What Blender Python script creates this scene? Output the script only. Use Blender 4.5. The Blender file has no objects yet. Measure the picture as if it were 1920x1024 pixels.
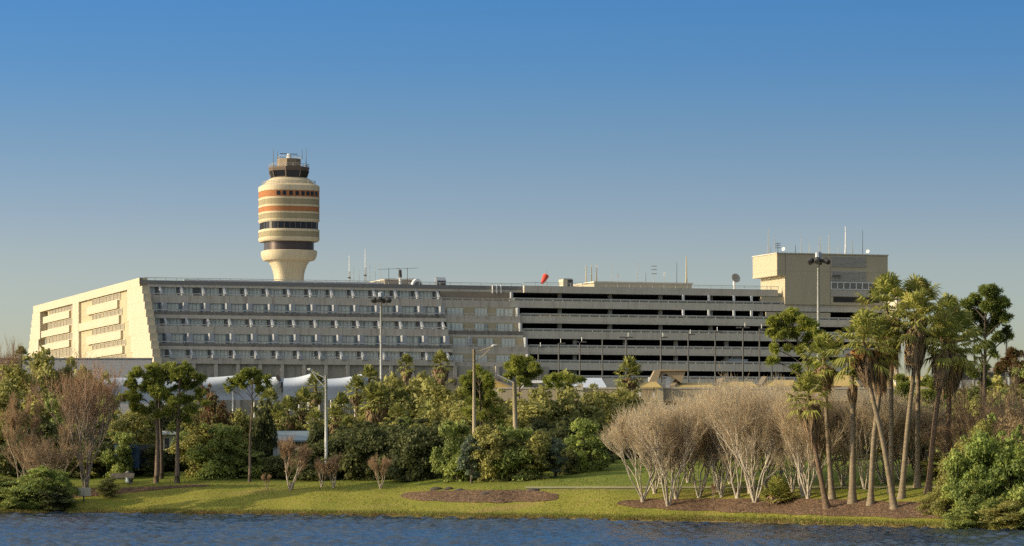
import bpy, math, random
import numpy as np
from mathutils import Vector, Matrix, Quaternion
sc = bpy.context.scene
COL = sc.collection
R = math.radians
rnd = random.Random(7)

# ------------------------------------------------------------------ camera model (level lens, shifted)
F = 6000.0          # focal length in source pixels (1920 wide)
CX, HY = 960.0, 846.0
HC = 5.0            # camera height over the water

def P(px, py, Y):
    return ((px-CX)*Y/F, Y, HC-(py-HY)*Y/F)

# ------------------------------------------------------------------ object helpers
def tag(o, label=None, cat=None, group=None, kind=None):
    if label: o['label'] = label
    if cat: o['category'] = cat
    if group: o['group'] = group
    if kind: o['kind'] = kind
    return o

def empty(name, loc=(0,0,0), rz=0.0):
    o = bpy.data.objects.new(name, None)
    o.location = loc; o.rotation_euler = (0,0,rz); o.empty_display_size = .2
    COL.objects.link(o)
    return o

def link(name, me, parent=None):
    o = bpy.data.objects.new(name, me)
    COL.objects.link(o)
    if parent: o.parent = parent
    return o

class MB:
    """collects faces, built into one mesh"""
    def __init__(s): s.v=[]; s.f=[]
    def quad(s,a,b,c,d):
        n=len(s.v); s.v+= [a,b,c,d]; s.f.append((n,n+1,n+2,n+3)); return s
    def tri(s,a,b,c):
        n=len(s.v); s.v+= [a,b,c]; s.f.append((n,n+1,n+2)); return s
    def box(s,x0,x1,y0,y1,z0,z1):
        if x0>x1: x0,x1=x1,x0
        if y0>y1: y0,y1=y1,y0
        if z0>z1: z0,z1=z1,z0
        n=len(s.v)
        s.v+=[(x0,y0,z0),(x1,y0,z0),(x1,y1,z0),(x0,y1,z0),(x0,y0,z1),(x1,y0,z1),(x1,y1,z1),(x0,y1,z1)]
        s.f+=[(n+3,n+2,n+1,n),(n+4,n+5,n+6,n+7),(n,n+1,n+5,n+4),(n+1,n+2,n+6,n+5),(n+2,n+3,n+7,n+6),(n+3,n,n+4,n+7)]
        return s
    def prism(s, poly, d):
        """poly: list of 3d points (planar), extruded by vector d"""
        n=len(s.v); k=len(poly)
        s.v+=[tuple(p) for p in poly]+[(p[0]+d[0],p[1]+d[1],p[2]+d[2]) for p in poly]
        s.f.append(tuple(range(n+k-1,n-1,-1))); s.f.append(tuple(range(n+k,n+2*k)))
        for i in range(k):
            j=(i+1)%k
            s.f.append((n+i,n+j,n+k+j,n+k+i))
        return s
    def tube(s, pts, rad, ns=6, cap=True):
        pts=[Vector(p) for p in pts]
        if not hasattr(rad,'__len__'): rad=[rad]*len(pts)
        n0=len(s.v); k=len(pts)
        ref=Vector((1,0,0))
        for i,p in enumerate(pts):
            t=(pts[min(i+1,k-1)]-pts[max(i-1,0)])
            if t.length<1e-9: t=Vector((0,0,1))
            t.normalize()
            r0=ref if abs(t.dot(ref))<.9 else Vector((0,1,0))
            a=t.cross(r0).normalized(); b=t.cross(a)
            for j in range(ns):
                an=2*math.pi*j/ns
                q=p+(a*math.cos(an)+b*math.sin(an))*rad[i]
                s.v.append((q.x,q.y,q.z))
        for i in range(k-1):
            for j in range(ns):
                j2=(j+1)%ns
                s.f.append((n0+i*ns+j,n0+i*ns+j2,n0+(i+1)*ns+j2,n0+(i+1)*ns+j))
        if cap:
            s.f.append(tuple(n0+j for j in range(ns)))
            s.f.append(tuple(n0+(k-1)*ns+ns-1-j for j in range(ns)))
        return s
    def rings(s, rs, cap=True):
        """rs: list of rings (equal number of points)"""
        n0=len(s.v); ns=len(rs[0])
        for r in rs: s.v+=[tuple(p) for p in r]
        for i in range(len(rs)-1):
            for j in range(ns):
                j2=(j+1)%ns
                s.f.append((n0+i*ns+j,n0+i*ns+j2,n0+(i+1)*ns+j2,n0+(i+1)*ns+j))
        if cap:
            s.f.append(tuple(n0+ns-1-j for j in range(ns)))
            s.f.append(tuple(n0+(len(rs)-1)*ns+j for j in range(ns)))
        return s
    def mesh(s, name, mat, smooth=False):
        me=bpy.data.meshes.new(name)
        me.from_pydata(s.v,[],s.f)
        if mat: me.materials.append(mat)
        if smooth: me.polygons.foreach_set('use_smooth',[True]*len(me.polygons))
        me.update()
        return me
    def build(s, name, mat, parent=None, smooth=False):
        return link(name, s.mesh(name,mat,smooth), parent)

def copy_tree(o, parent=None):
    c=o.copy(); COL.objects.link(c); c.parent=parent
    for ch in list(o.children): copy_tree(ch,c)
    return c

# ------------------------------------------------------------------ materials
class NT:
    def __init__(s,name):
        s.m=bpy.data.materials.new(name); s.m.use_nodes=True
        s.t=s.m.node_tree; s.t.nodes.clear()
        s.out=s.n('ShaderNodeOutputMaterial')
    def n(s,typ,ins=None,**kw):
        nd=s.t.nodes.new(typ)
        for k,v in kw.items(): setattr(nd,k,v)
        if ins:
            for k,v in ins.items(): s.set(nd,k,v)
        return nd
    def set(s,nd,k,v):
        inp=nd.inputs[k]
        if isinstance(v,bpy.types.NodeSocket): s.t.links.new(v,inp)
        elif isinstance(v,bpy.types.Node): s.t.links.new(v.outputs[0],inp)
        else: inp.default_value=v
    def coord(s,which='Object',scale=(1,1,1)):
        tc=s.n('ShaderNodeTexCoord')
        mp=s.n('ShaderNodeMapping',{'Vector':tc.outputs[which],'Scale':scale})
        return mp.outputs[0]
    def noise(s,vec,scale,detail=4,rough=.6):
        return s.n('ShaderNodeTexNoise',{'Vector':vec,'Scale':scale,'Detail':detail,'Roughness':rough}).outputs['Fac']
    def ramp(s,fac,stops):
        r=s.n('ShaderNodeValToRGB',{'Fac':fac}); e=r.color_ramp.elements
        while len(e)<len(stops): e.new(.5)
        for i,(p,c) in enumerate(stops):
            e[i].position=p
            e[i].color=(c,c,c,1) if not hasattr(c,'__len__') else (*c,1)
        return r.outputs[0]
    def mix(s,fac,a,b,typ='MIX'):
        m=s.n('ShaderNodeMix',data_type='RGBA',blend_type=typ)
        s.set(m,0,fac)
        for i,v in ((6,a),(7,b)):
            if hasattr(v,'__len__') and not isinstance(v,bpy.types.NodeSocket): v=(*v,1) if len(v)==3 else v
            s.set(m,i,v)
        return m.outputs[2]
    def math(s,op,a,b=0.0):
        m=s.n('ShaderNodeMath',operation=op); s.set(m,0,a); s.set(m,1,b); return m.outputs[0]
    def bump(s,h,strength=.3,dist=.05):
        return s.n('ShaderNodeBump',{'Height':h,'Strength':strength,'Distance':dist}).outputs[0]
    def pbr(s,col,rough=.8,metal=0.0,normal=None,spec=.5,**kw):
        b=s.n('ShaderNodeBsdfPrincipled')
        if hasattr(col,'__len__') and not isinstance(col,bpy.types.NodeSocket): col=(*col,1)
        s.set(b,'Base Color',col); s.set(b,'Roughness',rough); s.set(b,'Metallic',metal); s.set(b,'Specular IOR Level',spec)
        if normal is not None: s.set(b,'Normal',normal)
        for k,v in kw.items(): s.set(b,k,v)
        s.t.links.new(b.outputs[0],s.out.inputs[0]); return b
    def leafy(s,col,trans=.3,tcol=None,rough=.6):
        d=s.n('ShaderNodeBsdfPrincipled',{'Base Color':col,'Roughness':rough,'Specular IOR Level':.25})
        t=s.n('ShaderNodeBsdfTranslucent',{'Color':tcol if tcol is not None else col})
        mx=s.n('ShaderNodeMixShader',{0:trans,1:d.outputs[0],2:t.outputs[0]})
        s.t.links.new(mx.outputs[0],s.out.inputs[0])

def concrete(name, base, dark, stain=.6, streak=.25, panel=None):
    t=NT(name)
    v=t.coord('Object')
    big=t.noise(v,.12,5)
    fine=t.noise(v,2.2,5)
    vs=t.coord('Object',(1.1,1.1,.14))
    st=t.noise(vs,1.0,5,.65)
    c=t.mix(t.ramp(big,[(.3,0.0),(.75,.5)]),base,tuple(.8*x for x in base))
    c=t.mix(t.math('MULTIPLY',t.ramp(st,[(.5,0.0),(.72,1.0)]),stain),c,dark)
    c=t.mix(t.math('MULTIPLY',t.ramp(fine,[(.35,1.0),(.6,0.0)]),streak),c,tuple(.7*x for x in base))
    if panel:
        sep=t.n('ShaderNodeSeparateXYZ',{0:v})
        w=None
        for ax,step in panel:
            fr=t.math('FRACT',t.math('DIVIDE',sep.outputs[ax],step))
            g=t.math('LESS_THAN',fr,.12/step)
            w=g if w is None else t.math('MAXIMUM',w,g)
        c=t.mix(t.math('MULTIPLY',w,.35),c,dark)
    t.pbr(c,.88,normal=t.bump(big,.1,.05),spec=.3)
    return t.m

def paint(name,col,rough=.5,metal=0.0,var=.25,scale=1.5,spec=.5):
    t=NT(name)
    v=t.coord('Object')
    n=t.noise(v,scale,4)
    c=t.mix(t.math('MULTIPLY',t.ramp(n,[(.35,0.0),(.7,1.0)]),var),col,tuple(.55*x for x in col))
    t.pbr(c,rough,metal,spec=spec)
    return t.m

def leaf_mat(name, a, b, dark, trans=.3, scale=.45, hue=None):
    trans=trans+.03
    t=NT(name)
    g=t.n('ShaderNodeNewGeometry')
    oi=t.n('ShaderNodeObjectInfo')
    v=t.coord('Object')
    n=t.noise(v,scale,3)
    f=t.math('ADD',t.math('MULTIPLY',g.outputs['Random Per Island'],.55),t.math('MULTIPLY',oi.outputs['Random'],.35))
    c=t.mix(f,a,b)
    c=t.mix(t.ramp(n,[(.35,.85),(.62,0.0)]),c,dark)
    if hue: c=t.mix(t.math('GREATER_THAN',g.outputs['Random Per Island'],1-hue[1]),c,hue[0])
    t.leafy(c,trans)
    return t.m

def bark(name,a,b,scale=3.0,stretch=.25):
    t=NT(name)
    v=t.coord('Object',(1,1,stretch))
    n=t.noise(v,scale,5,.7)
    oi=t.n('ShaderNodeObjectInfo')
    c=t.mix(t.ramp(n,[(.35,0.0),(.65,1.0)]),a,b)
    c=t.mix(t.math('MULTIPLY',oi.outputs['Random'],.3),c,tuple(.6*x for x in a))
    t.pbr(c,.9,normal=t.bump(n,.5,.05),spec=.2)
    return t.m

M={}
M['conc']=concrete('concrete_band',(.565,.505,.415),(.19,.11,.085),.55,.25,[(0,4.5)])  # the concrete's own tone with brown stains and panel joints
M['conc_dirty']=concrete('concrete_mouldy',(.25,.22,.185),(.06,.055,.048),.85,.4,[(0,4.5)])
M['conc_ledge']=concrete('concrete_ledge',(.60,.54,.44),(.29,.19,.14),.35,.2,[(0,4.5)])
M['conc_garage']=concrete('concrete_garage',(.64,.58,.465),(.25,.18,.15),.4,.2,[(0,5.5)])
M['cream']=concrete('cream_panel',(.57,.505,.37),(.40,.31,.19),.3,.12,[(1,4.4),(2,3.2)])
M['niche']=concrete('niche_wall_painted_shade',(.13,.10,.06),(.08,.06,.035),.3,.15)  # wall colour darkened to paint in the shade of the recess
M['kerb']=concrete('kerb_wall_grey',(.36,.34,.295),(.12,.11,.10),.6,.3)
M['gcol']=concrete('garage_column',(.42,.38,.30),(.12,.11,.1),.3,.2)
M['cream_room']=concrete('cream_room_wall',(.50,.42,.27),(.3,.24,.15),.25,.12)
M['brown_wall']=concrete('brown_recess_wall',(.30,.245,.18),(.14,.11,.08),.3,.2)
M['block']=concrete('block_panel',(.50,.43,.295),(.30,.25,.17),.25,.12,[(2,7.3)])
M['white']=paint('white_paint',(.72,.72,.70),.55,var=.2)
M['fin']=paint('fin_white',(.385,.40,.42),.6,var=.35)
M['rail']=paint('rail_grey',(.58,.56,.50),.45,var=.2)
M['rail_light']=paint('rail_light',(.58,.56,.50),.5,var=.2)
M['dark']=paint('dark_metal',(.055,.053,.05),.5,var=.3)
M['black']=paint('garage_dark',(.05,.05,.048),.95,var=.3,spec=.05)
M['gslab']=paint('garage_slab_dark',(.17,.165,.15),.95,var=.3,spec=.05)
M['roof']=paint('roof_membrane',(.52,.52,.5),.8,var=.3,scale=.3)
M['pole_white']=paint('pole_galvanised',(.52,.52,.5),.45,var=.25)
M['pole_tan']=concrete('pole_concrete',(.44,.36,.24),(.25,.2,.13),.3,.2)
M['orange']=concrete('orange_panel',(.40,.165,.065),(.22,.09,.03),.4,.2,[(0,1.45)])
M['tan_band']=concrete('tan_panel',(.33,.275,.165),(.17,.14,.09),.35,.2,[(0,1.45)])
M['tower']=concrete('tower_cream',(.60,.50,.335),(.36,.28,.18),.35,.15,[(0,1.45)])
M['bronze']=paint('bronze_metal',(.10,.075,.065),.35,.5,var=.2)
M['tglass']=paint('dark_glass',(.018,.02,.027),.12,var=.3,spec=.35)
M['cabtan']=paint('cab_tan',(.13,.095,.07),.7,var=.3)
M['antenna']=paint('antenna_metal',(.42,.40,.35),.5,var=.2)
M['antenna_tan']=paint('antenna_tan',(.52,.44,.28),.6,var=.2)
M['red']=paint('red_fabric',(.62,.06,.03),.7,var=.15)
M['metal']=paint('vent_metal',(.42,.44,.46),.3,.7,var=.2)
M['tent']=paint('tent_fabric_shade_tint',(.47,.515,.59),.8,var=.06,scale=.2)  # white fabric tinted blue to paint in its shaded look
M['yellow']=paint('ochre_canvas',(.50,.36,.12),.8,var=.25,scale=.5)
M['canopy']=paint('canopy_brown',(.34,.26,.16),.8,var=.25)
M['tanwall']=concrete('tan_wall',(.44,.36,.25),(.22,.18,.13),.45,.2,[(0,3.0)])
M['bluewall']=concrete('grey_metal_wall',(.34,.34,.36),(.25,.25,.27),.2,.1,[(2,.6)])
M['carwhite']=paint('car_white',(.70,.70,.70),.25,var=.05)
M['cardark']=paint('car_dark',(.06,.07,.08),.25,var=.05)
M['cargrey']=paint('car_grey',(.22,.24,.27),.25,var=.05)
M['carblue']=paint('car_blue',(.06,.10,.2),.25,var=.05)
M['carred']=paint('car_red',(.4,.04,.03),.25,var=.05)
M['bus_blue']=paint('bus_blue',(.03,.07,.15),.3,var=.1)
M['tyre']=paint('tyre_rubber',(.02,.02,.02),.9,var=.1)
M['wood']=bark('weathered_wood',(.11,.10,.09),(.06,.055,.05),2.0)
M['sign']=paint('sign_board',(.55,.50,.38),.6,var=.15)
M['metal_roof']=paint('metal_roof',(.20,.25,.27),.4,.4,var=.2)

def curtain_mat(name,seed):
    t=NT(name)
    v=t.coord('Object')
    oi=t.n('ShaderNodeObjectInfo')
    sep=t.n('ShaderNodeSeparateXYZ',{0:v})
    x=t.math('ADD',sep.outputs[0],t.math('MULTIPLY',oi.outputs['Random'],37.0))
    cmb=t.n('ShaderNodeCombineXYZ',{0:x,1:0.0,2:0.0})
    n1=t.n('ShaderNodeTexNoise',{'Vector':cmb.outputs[0],'Scale':.9,'Detail':1.0}).outputs['Fac']
    n2=t.n('ShaderNodeTexNoise',{'Vector':cmb.outputs[0],'Scale':9.0,'Detail':2.0}).outputs['Fac']
    c=t.mix(t.ramp(n1,[(.36,0.0),(.42,1.0)]),(.34,.38,.34),(.74,.76,.66))
    c=t.mix(t.ramp(n2,[(.4,.0),(.65,.45)]),c,(.20,.24,.23))
    t.pbr(c,.12,spec=.6)
    return t.m
M['curtain']=curtain_mat('curtained_glass',1)
def glass_mat(name,c,rough=.08):
    t=NT(name)
    v=t.coord('Object'); n=t.noise(v,.5,3)
    t.pbr(t.mix(n,tuple(.6*x for x in c),tuple(1.3*x for x in c)),rough,spec=.7)
    return t.m
M['gglass']=glass_mat('green_glass',(.17,.27,.22))
M['wglass']=glass_mat('window_glass',(.16,.155,.13))
M['tanglass']=glass_mat('tan_window_glass',(.34,.28,.18),.3)
M['bluepane']=glass_mat('blue_pane',(.13,.19,.23),.15)
M['wdark']=glass_mat('window_dark',(.05,.055,.06))

# vegetation
M['leaf_olive']=leaf_mat('leaves_olive',(.33,.315,.09),(.52,.47,.135),(.14,.14,.045))
M['leaf_green']=leaf_mat('leaves_green',(.26,.32,.08),(.47,.49,.125),(.11,.145,.04))
M['leaf_bright']=leaf_mat('leaves_bright',(.24,.33,.065),(.48,.50,.12),(.09,.13,.034))
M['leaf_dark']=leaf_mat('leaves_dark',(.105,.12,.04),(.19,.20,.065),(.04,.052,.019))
M['leaf_blue']=leaf_mat('leaves_bluish',(.16,.21,.13),(.28,.33,.2),(.07,.09,.06))
M['leaf_rust']=leaf_mat('leaves_rusty',(.15,.07,.035),(.22,.11,.05),(.06,.035,.02),hue=((.16,.17,.05),.35))
M['leaf_brown']=leaf_mat('leaves_brown',(.36,.26,.14),(.52,.38,.2),(.17,.12,.07))
M['needle']=leaf_mat('pine_needles',(.27,.31,.055),(.50,.50,.11),(.11,.135,.03),.38)
M['needle_dark']=leaf_mat('pine_needles_dark',(.15,.19,.045),(.30,.33,.075),(.06,.08,.022),.3)
M['palm']=leaf_mat('palm_fronds',(.27,.30,.055),(.58,.51,.13),(.10,.13,.03),.25,hue=((.32,.25,.08),.07))
M['palm_mid']=leaf_mat('palm_fronds_mid',(.27,.29,.075),(.50,.46,.13),(.10,.11,.035),.25)
M['skirt']=leaf_mat('dead_fronds',(.27,.18,.10),(.50,.34,.18),(.11,.072,.042),.1)
M['skirt_orange']=leaf_mat('dying_fronds',(.30,.15,.04),(.42,.22,.06),(.1,.06,.03),.15)
M['bark']=bark('bark_brown',(.15,.12,.09),(.07,.055,.042))
M['bark_pine']=bark('bark_pine',(.24,.17,.12),(.09,.07,.055))
M['bark_pine_dark']=bark('bark_pine_dark',(.10,.075,.058),(.05,.04,.032))
M['bark_palm']=bark('bark_palm',(.31,.245,.16),(.17,.13,.085),2.5,2.0)
M['bark_boot']=bark('bark_palm_boots',(.24,.16,.10),(.10,.07,.05),5.0,1.0)

def myrtle_bark(name,low,high,zr,twig=0.0):
    t=NT(name)
    v=t.coord('Object')
    sep=t.n('ShaderNodeSeparateXYZ',{0:v})
    f=t.math('DIVIDE',sep.outputs[2],zr)
    g=t.n('ShaderNodeNewGeometry')
    c=t.mix(t.ramp(f,[(.30,0.0),(.95,1.0)]),low,high)
    c=t.mix(t.math('MULTIPLY',g.outputs['Random Per Island'],.5),c,tuple(.5*x for x in high))
    t.leafy(c,twig,rough=.85)
    return t.m
M['myrtle']=myrtle_bark('myrtle_bark',(.47,.41,.325),(.56,.47,.34),7.5)
M['bare']=myrtle_bark('bare_tree_bark',(.36,.32,.27),(.36,.22,.135),14.0)
M['bare_red']=myrtle_bark('bare_twig_red',(.44,.37,.28),(.40,.28,.17),9.0)

M['small_myrtle']=myrtle_bark('small_myrtle_bark',(.48,.40,.31),(.42,.29,.18),2.6)
M['small_myrtle_twig']=myrtle_bark('small_myrtle_twigs',(.46,.33,.21),(.46,.31,.19),2.6,.4)
M['myrtle_twig']=myrtle_bark('myrtle_twigs',(.66,.56,.40),(.70,.57,.38),7.5,.55)
M['bare_twig']=myrtle_bark('bare_tree_twigs',(.40,.28,.18),(.44,.26,.15),14.0,.4)
M['bare_red_twig']=myrtle_bark('bare_shrub_twigs',(.46,.34,.22),(.46,.31,.18),9.0,.4)
# ------------------------------------------------------------------ world, sun, camera
SUN_EL=R(19.0); SUN_A=R(12.0)            # sun stands to the left, a little towards the camera
sdir=Vector((-math.cos(SUN_A)*math.cos(SUN_EL), -math.sin(SUN_A)*math.cos(SUN_EL), math.sin(SUN_EL)))
w=bpy.data.worlds.new('World'); sc.world=w; w.use_nodes=True
nt=w.node_tree; nt.nodes.clear()
wo=nt.nodes.new('ShaderNodeOutputWorld'); bg=nt.nodes.new('ShaderNodeBackground')
sk=nt.nodes.new('ShaderNodeTexSky'); sk.sky_type='NISHITA'; sk.sun_disc=False
sk.sun_elevation=SUN_EL; sk.sun_rotation=math.atan2(sdir.x,sdir.y)
sk.air_density=1.0; sk.dust_density=3.0; sk.ozone_density=1.0
tc=nt.nodes.new('ShaderNodeTexCoord')
sp=nt.nodes.new('ShaderNodeSeparateXYZ'); nt.links.new(tc.outputs['Generated'],sp.inputs[0])
mz=nt.nodes.new('ShaderNodeMath'); mz.operation='MULTIPLY_ADD'; mz.inputs[1].default_value=3.0; mz.inputs[2].default_value=0.0
nt.links.new(sp.outputs[2],mz.inputs[0])
cb=nt.nodes.new('ShaderNodeCombineXYZ')
for i in (0,1): nt.links.new(sp.outputs[i],cb.inputs[i])
nt.links.new(mz.outputs[0],cb.inputs[2])
nm=nt.nodes.new('ShaderNodeVectorMath'); nm.operation='NORMALIZE'
nt.links.new(cb.outputs[0],nm.inputs[0]); nt.links.new(nm.outputs[0],sk.inputs[0])
# world-space elevation grade: warm pale horizon, deep blue above, neutral overhead and brightened there to fill the shade
gr=nt.nodes.new('ShaderNodeValToRGB'); gr.color_ramp.interpolation='LINEAR'
GST=.15
stops=[(0.0,(.215,.184,.145)),(.0577,(.196,.173,.149)),(.0743,(.166,.162,.158)),(.0993,(.119,.152,.168)),(.119,(.085,.145,.191)),(.141,(.066,.143,.205)),(.20,(.075,.145,.200)),(.42,(.48,.39,.275)),(1.0,(.98,.70,.45))]
e_=gr.color_ramp.elements
while len(e_)<len(stops): e_.new(.5)
for i,(p_,c_) in enumerate(stops):
    e_[i].position=p_; e_[i].color=(c_[0]/GST,c_[1]/GST,c_[2]/GST,1)
nt.links.new(sp.outputs[2],gr.inputs[0])
mx=nt.nodes.new('ShaderNodeMix'); mx.data_type='RGBA'; mx.blend_type='MULTIPLY'; mx.inputs[0].default_value=1.0
nt.links.new(sk.outputs[0],mx.inputs[6]); nt.links.new(gr.outputs[0],mx.inputs[7])
az=nt.nodes.new('ShaderNodeMath'); az.operation='MULTIPLY_ADD'; az.inputs[1].default_value=-.45; az.inputs[2].default_value=1.0
nt.links.new(sp.outputs[0],az.inputs[0])
m2=nt.nodes.new('ShaderNodeMix'); m2.data_type='RGBA'; m2.blend_type='MULTIPLY'; m2.inputs[0].default_value=1.0
cg=nt.nodes.new('ShaderNodeCombineColor')
for i in range(3): nt.links.new(az.outputs[0],cg.inputs[i])
nt.links.new(mx.outputs[2],m2.inputs[6]); nt.links.new(cg.outputs[0],m2.inputs[7])
nt.links.new(m2.outputs[2],bg.inputs[0]); bg.inputs[1].default_value=GST
nt.links.new(bg.outputs[0],wo.inputs[0])

sl=bpy.data.lights.new('sun','SUN'); sl.energy=5.0; sl.angle=R(.5); sl.color=(1.0,.83,.56)
so=bpy.data.objects.new('sun',sl); COL.objects.link(so)
so.rotation_mode='QUATERNION'; so.rotation_quaternion=sdir.to_track_quat('Z','Y')
so.location=(-300,-60,200)

cam=bpy.data.cameras.new('camera'); co=bpy.data.objects.new('camera',cam); COL.objects.link(co)
cam.sensor_width=36; cam.lens=36*F/1920; cam.clip_end=20000; cam.clip_start=1
cam.shift_y=(HY-512)/1920
co.location=(0,0,HC); co.rotation_euler=(R(90),0,0)
sc.camera=co
sc.view_settings.view_transform='Standard'; sc.view_settings.look='None'; sc.view_settings.exposure=0
sc.render.engine='CYCLES'
sc.cycles.use_denoising=False
try:
    sc.cycles.denoiser='OPENIMAGEDENOISE'; sc.cycles.denoising_input_passes='RGB_ALBEDO_NORMAL'; sc.cycles.denoising_prefilter='ACCURATE'
except Exception: pass
sc.cycles.use_adaptive_sampling=False; sc.cycles.sample_clamp_indirect=1.0; sc.cycles.diffuse_bounces=3
w.cycles.sampling_method='MANUAL'; w.cycles.sample_map_resolution=1024
sc.cycles.max_bounces=6; sc.cycles.transparent_max_bounces=4; sc.cycles.caustics_reflective=False; sc.cycles.caustics_refractive=False

# ------------------------------------------------------------------ terrain
_sh=[(-400,962),(0,963),(300,964),(640,967),(900,972),(1280,978),(1500,983),(1720,990),(1920,995)]
_sx=[];_sy=[]
for px,py in _sh:
    Y=F*HC/(py-HY); _sx.append((px-CX)*Y/F); _sy.append(Y)
_sx=[-400,-66,-50]+_sx[1:]+[60,400]; _sy=[150,188,236]+_sy[1:]+[188,150]
_xd=np.linspace(-500,500,2001); _yd=np.interp(_xd,_sx,_sy)
_k=np.ones(13)/13; _yp=np.pad(_yd,6,mode='edge'); _yd=np.convolve(_yp,_k,mode='valid')
def ys(x):
    return float(np.interp(x,_xd,_yd))+.45*math.sin(x*.55)+.3*math.sin(x*1.37+1)
_kd=[-60,-6,-.6,0,.5,1.4,4,9,14,22,32,60,150,300,600,6000]
_kz=[-4,-1.6,-.25,0,.22,.36,.88,1.90,2.38,3.05,3.75,4.4,5.0,5.5,6,6]
def gz(x,y):
    d=y-ys(x)
    z=float(np.interp(d,_kd,_kz))
    if d>1.4:
        k=min(1,(d-1.4)/6)
        z+=k*(.07*math.sin(x*.31+y*.13)+.06*math.sin(x*.13-y*.21+2))
    return z
def ground_hit(px,py,y0=195,y1=700):
    Y=y0
    while Y<y1:
        x,_,z=P(px,py,Y)
        if z<=gz(x,Y): return (x,Y,gz(x,Y))
        Y+=.2
    x,Y,z=P(px,py,y1); return (x,Y,gz(x,Y))

xs=sorted(set([-3000,-1500,-800,-400,-250,-160,-120,-100]+[round(-90+1.0*i,2) for i in range(181)]+[100,120,160,250,400,800,1500,3000]))
ds=[-60,-30,-12,-6,-3,-1.5,-.6,0,.25,.5,.9,1.4,2.2,3,4,5]+[6+.8*i for i in range(42)]+[40,42,44,46,48,51,54,58,62,66,70,75,80,86,93,100,110,120,135,150,175,200,250,300,400,600,1000,2000,6000]
v=[];f=[]
for d in ds:
    for x in xs:
        y=ys(x)+d
        v.append((x,y,gz(x,y)))
nx=len(xs)
for j in range(len(ds)-1):
    for i in range(nx-1):
        f.append((j*nx+i,j*nx+i+1,(j+1)*nx+i+1,(j+1)*nx+i))
t=NT('lawn_ground')
vv=t.coord('Object')
n1=t.noise(vv,.16,4); n2=t.noise(vv,1.3,5,.7); n3=t.noise(t.coord('Object',(1,1,1)),7.0,3,.7)
c=t.mix(t.ramp(n1,[(.35,0.0),(.65,1.0)]),(.195,.215,.026),(.275,.25,.04))
c=t.mix(t.ramp(n2,[(.45,0.0),(.75,.7)]),c,(.33,.25,.075))
c=t.mix(t.ramp(n3,[(.3,.6),(.6,0.0)]),c,(.12,.14,.02))
n4=t.noise(t.coord('Object',(.28,.9,1)),.35,5,.65)
c=t.mix(t.ramp(n4,[(.52,0.0),(.68,.75)]),c,(.30,.215,.075))
sepz=t.n('ShaderNodeSeparateXYZ',{0:vv})
c=t.mix(t.ramp(sepz.outputs[2],[(.0,0.0),(1.9/4,0.0),(2.4/4,1.0)]) if False else t.ramp(t.math('DIVIDE',sepz.outputs[2],5.0),[(.38,0.0),(.52,.7)]),c,(.115,.165,.024))
shore=t.ramp(sepz.outputs[2],[(.0,1.0),(.12,1.0),(.4,0.0)])
c=t.mix(t.math('MULTIPLY',shore,t.ramp(n2,[(.3,.4),(.6,1.0)])),c,(.17,.115,.05))
far=t.ramp(t.math('DIVIDE',sepz.outputs[1],1000.0),[(.36,0.0),(.40,1.0)])
c=t.mix(far,c,(.10,.095,.05))
t.pbr(c,.95,normal=t.bump(n3,.8,.12),spec=.15)
me=bpy.data.meshes.new('lawn'); me.from_pydata(v,[],f); me.materials.append(t.m)
me.polygons.foreach_set('use_smooth',[True]*len(me.polygons)); me.update()
tag(link('lawn',me),'sunlit green lawn sloping down to the lake',kind='structure')

# draped sheets
def drape(name,poly_fn,x0,x1,dx,rows,mat,lift,amp=0.0):
    """poly_fn(x)->(y_front,y_back)"""
    v=[];f=[]
    n=int((x1-x0)/dx)+1
    rr=random.Random(3)
    for j in range(rows+1):
        for i in range(n):
            x=x0+dx*i; a,b=poly_fn(x); y=a+(b-a)*j/rows
            e=min(1,j/2,(rows-j)/2,i/3,(n-1-i)/3)
            v.append((x,y,gz(x,y)+lift*(.3+.7*e)+amp*e*rr.uniform(-1,1)))
    for j in range(rows):
        for i in range(n-1):
            f.append((j*n+i,j*n+i+1,(j+1)*n+i+1,(j+1)*n+i))
    me=bpy.data.meshes.new(name); me.from_pydata(v,[],f); me.materials.append(mat); me.update()
    return link(name,me)
t=NT('mulch')
vv=t.coord('Object')
n1=t.noise(vv,.5,4); n2=t.noise(t.coord('Object',(1,.45,1)),5.5,5,.8)
c=t.mix(t.ramp(n2,[(.36,0.0),(.5,.4),(.64,1.0)]),(.045,.028,.018),(.29,.185,.115))
c=t.mix(t.ramp(n1,[(.4,0.0),(.7,.6)]),c,(.16,.095,.055))
t.pbr(c,.95,normal=t.bump(n2,1.0,.2),spec=.15)
M['mulch']=t.m
def bed_fn(cx,hw,d0,d1,skew=0.0):
    def fn(x):
        u=max(-1,min(1,(x-cx)/hw)); k=max(0.02,1-abs(u)**2.6)**.5
        y=ys(x); m=(d0+d1)/2+skew*u; h=(d1-d0)/2*k
        wob=.2*math.sin(x*1.9)+.15*math.sin(x*3.1+1)
        return (y+m-h+wob*.6,y+m+h+wob*.4)
    return fn
def pxx(px,Y): return (px-CX)*Y/F
a=pxx(756,258); b=pxx(1045,258)
o=drape('mulch_bed',bed_fn((a+b)/2,(b-a)/2,5.0,9.4,-.3),a,b,.25,24,M['mulch'],.10,.05); tag(o,'reddish brown mulch bed with dark stones in the middle of the lawn',kind='structure')
a=pxx(1160,232); b=44
o=drape('mulch_bed',bed_fn((a+b)/2,(b-a)/2,2.5,7.8,0),a,b,.25,26,M['mulch'],.10,.05); tag(o,'long mulch bed under the bare trees and palms',kind='structure')
a=pxx(60,270); b=pxx(420,275)
o=drape('mulch_bed',lambda x:(ys(x)+4.0+6.5*(x-a)/(b-a),ys(x)+8.5+3.2*((x-a)/(b-a))),a,b,.4,20,M['mulch'],.08,.05); tag(o,'dark shaded mulch bed behind the small shore sign',kind='structure')
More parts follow.
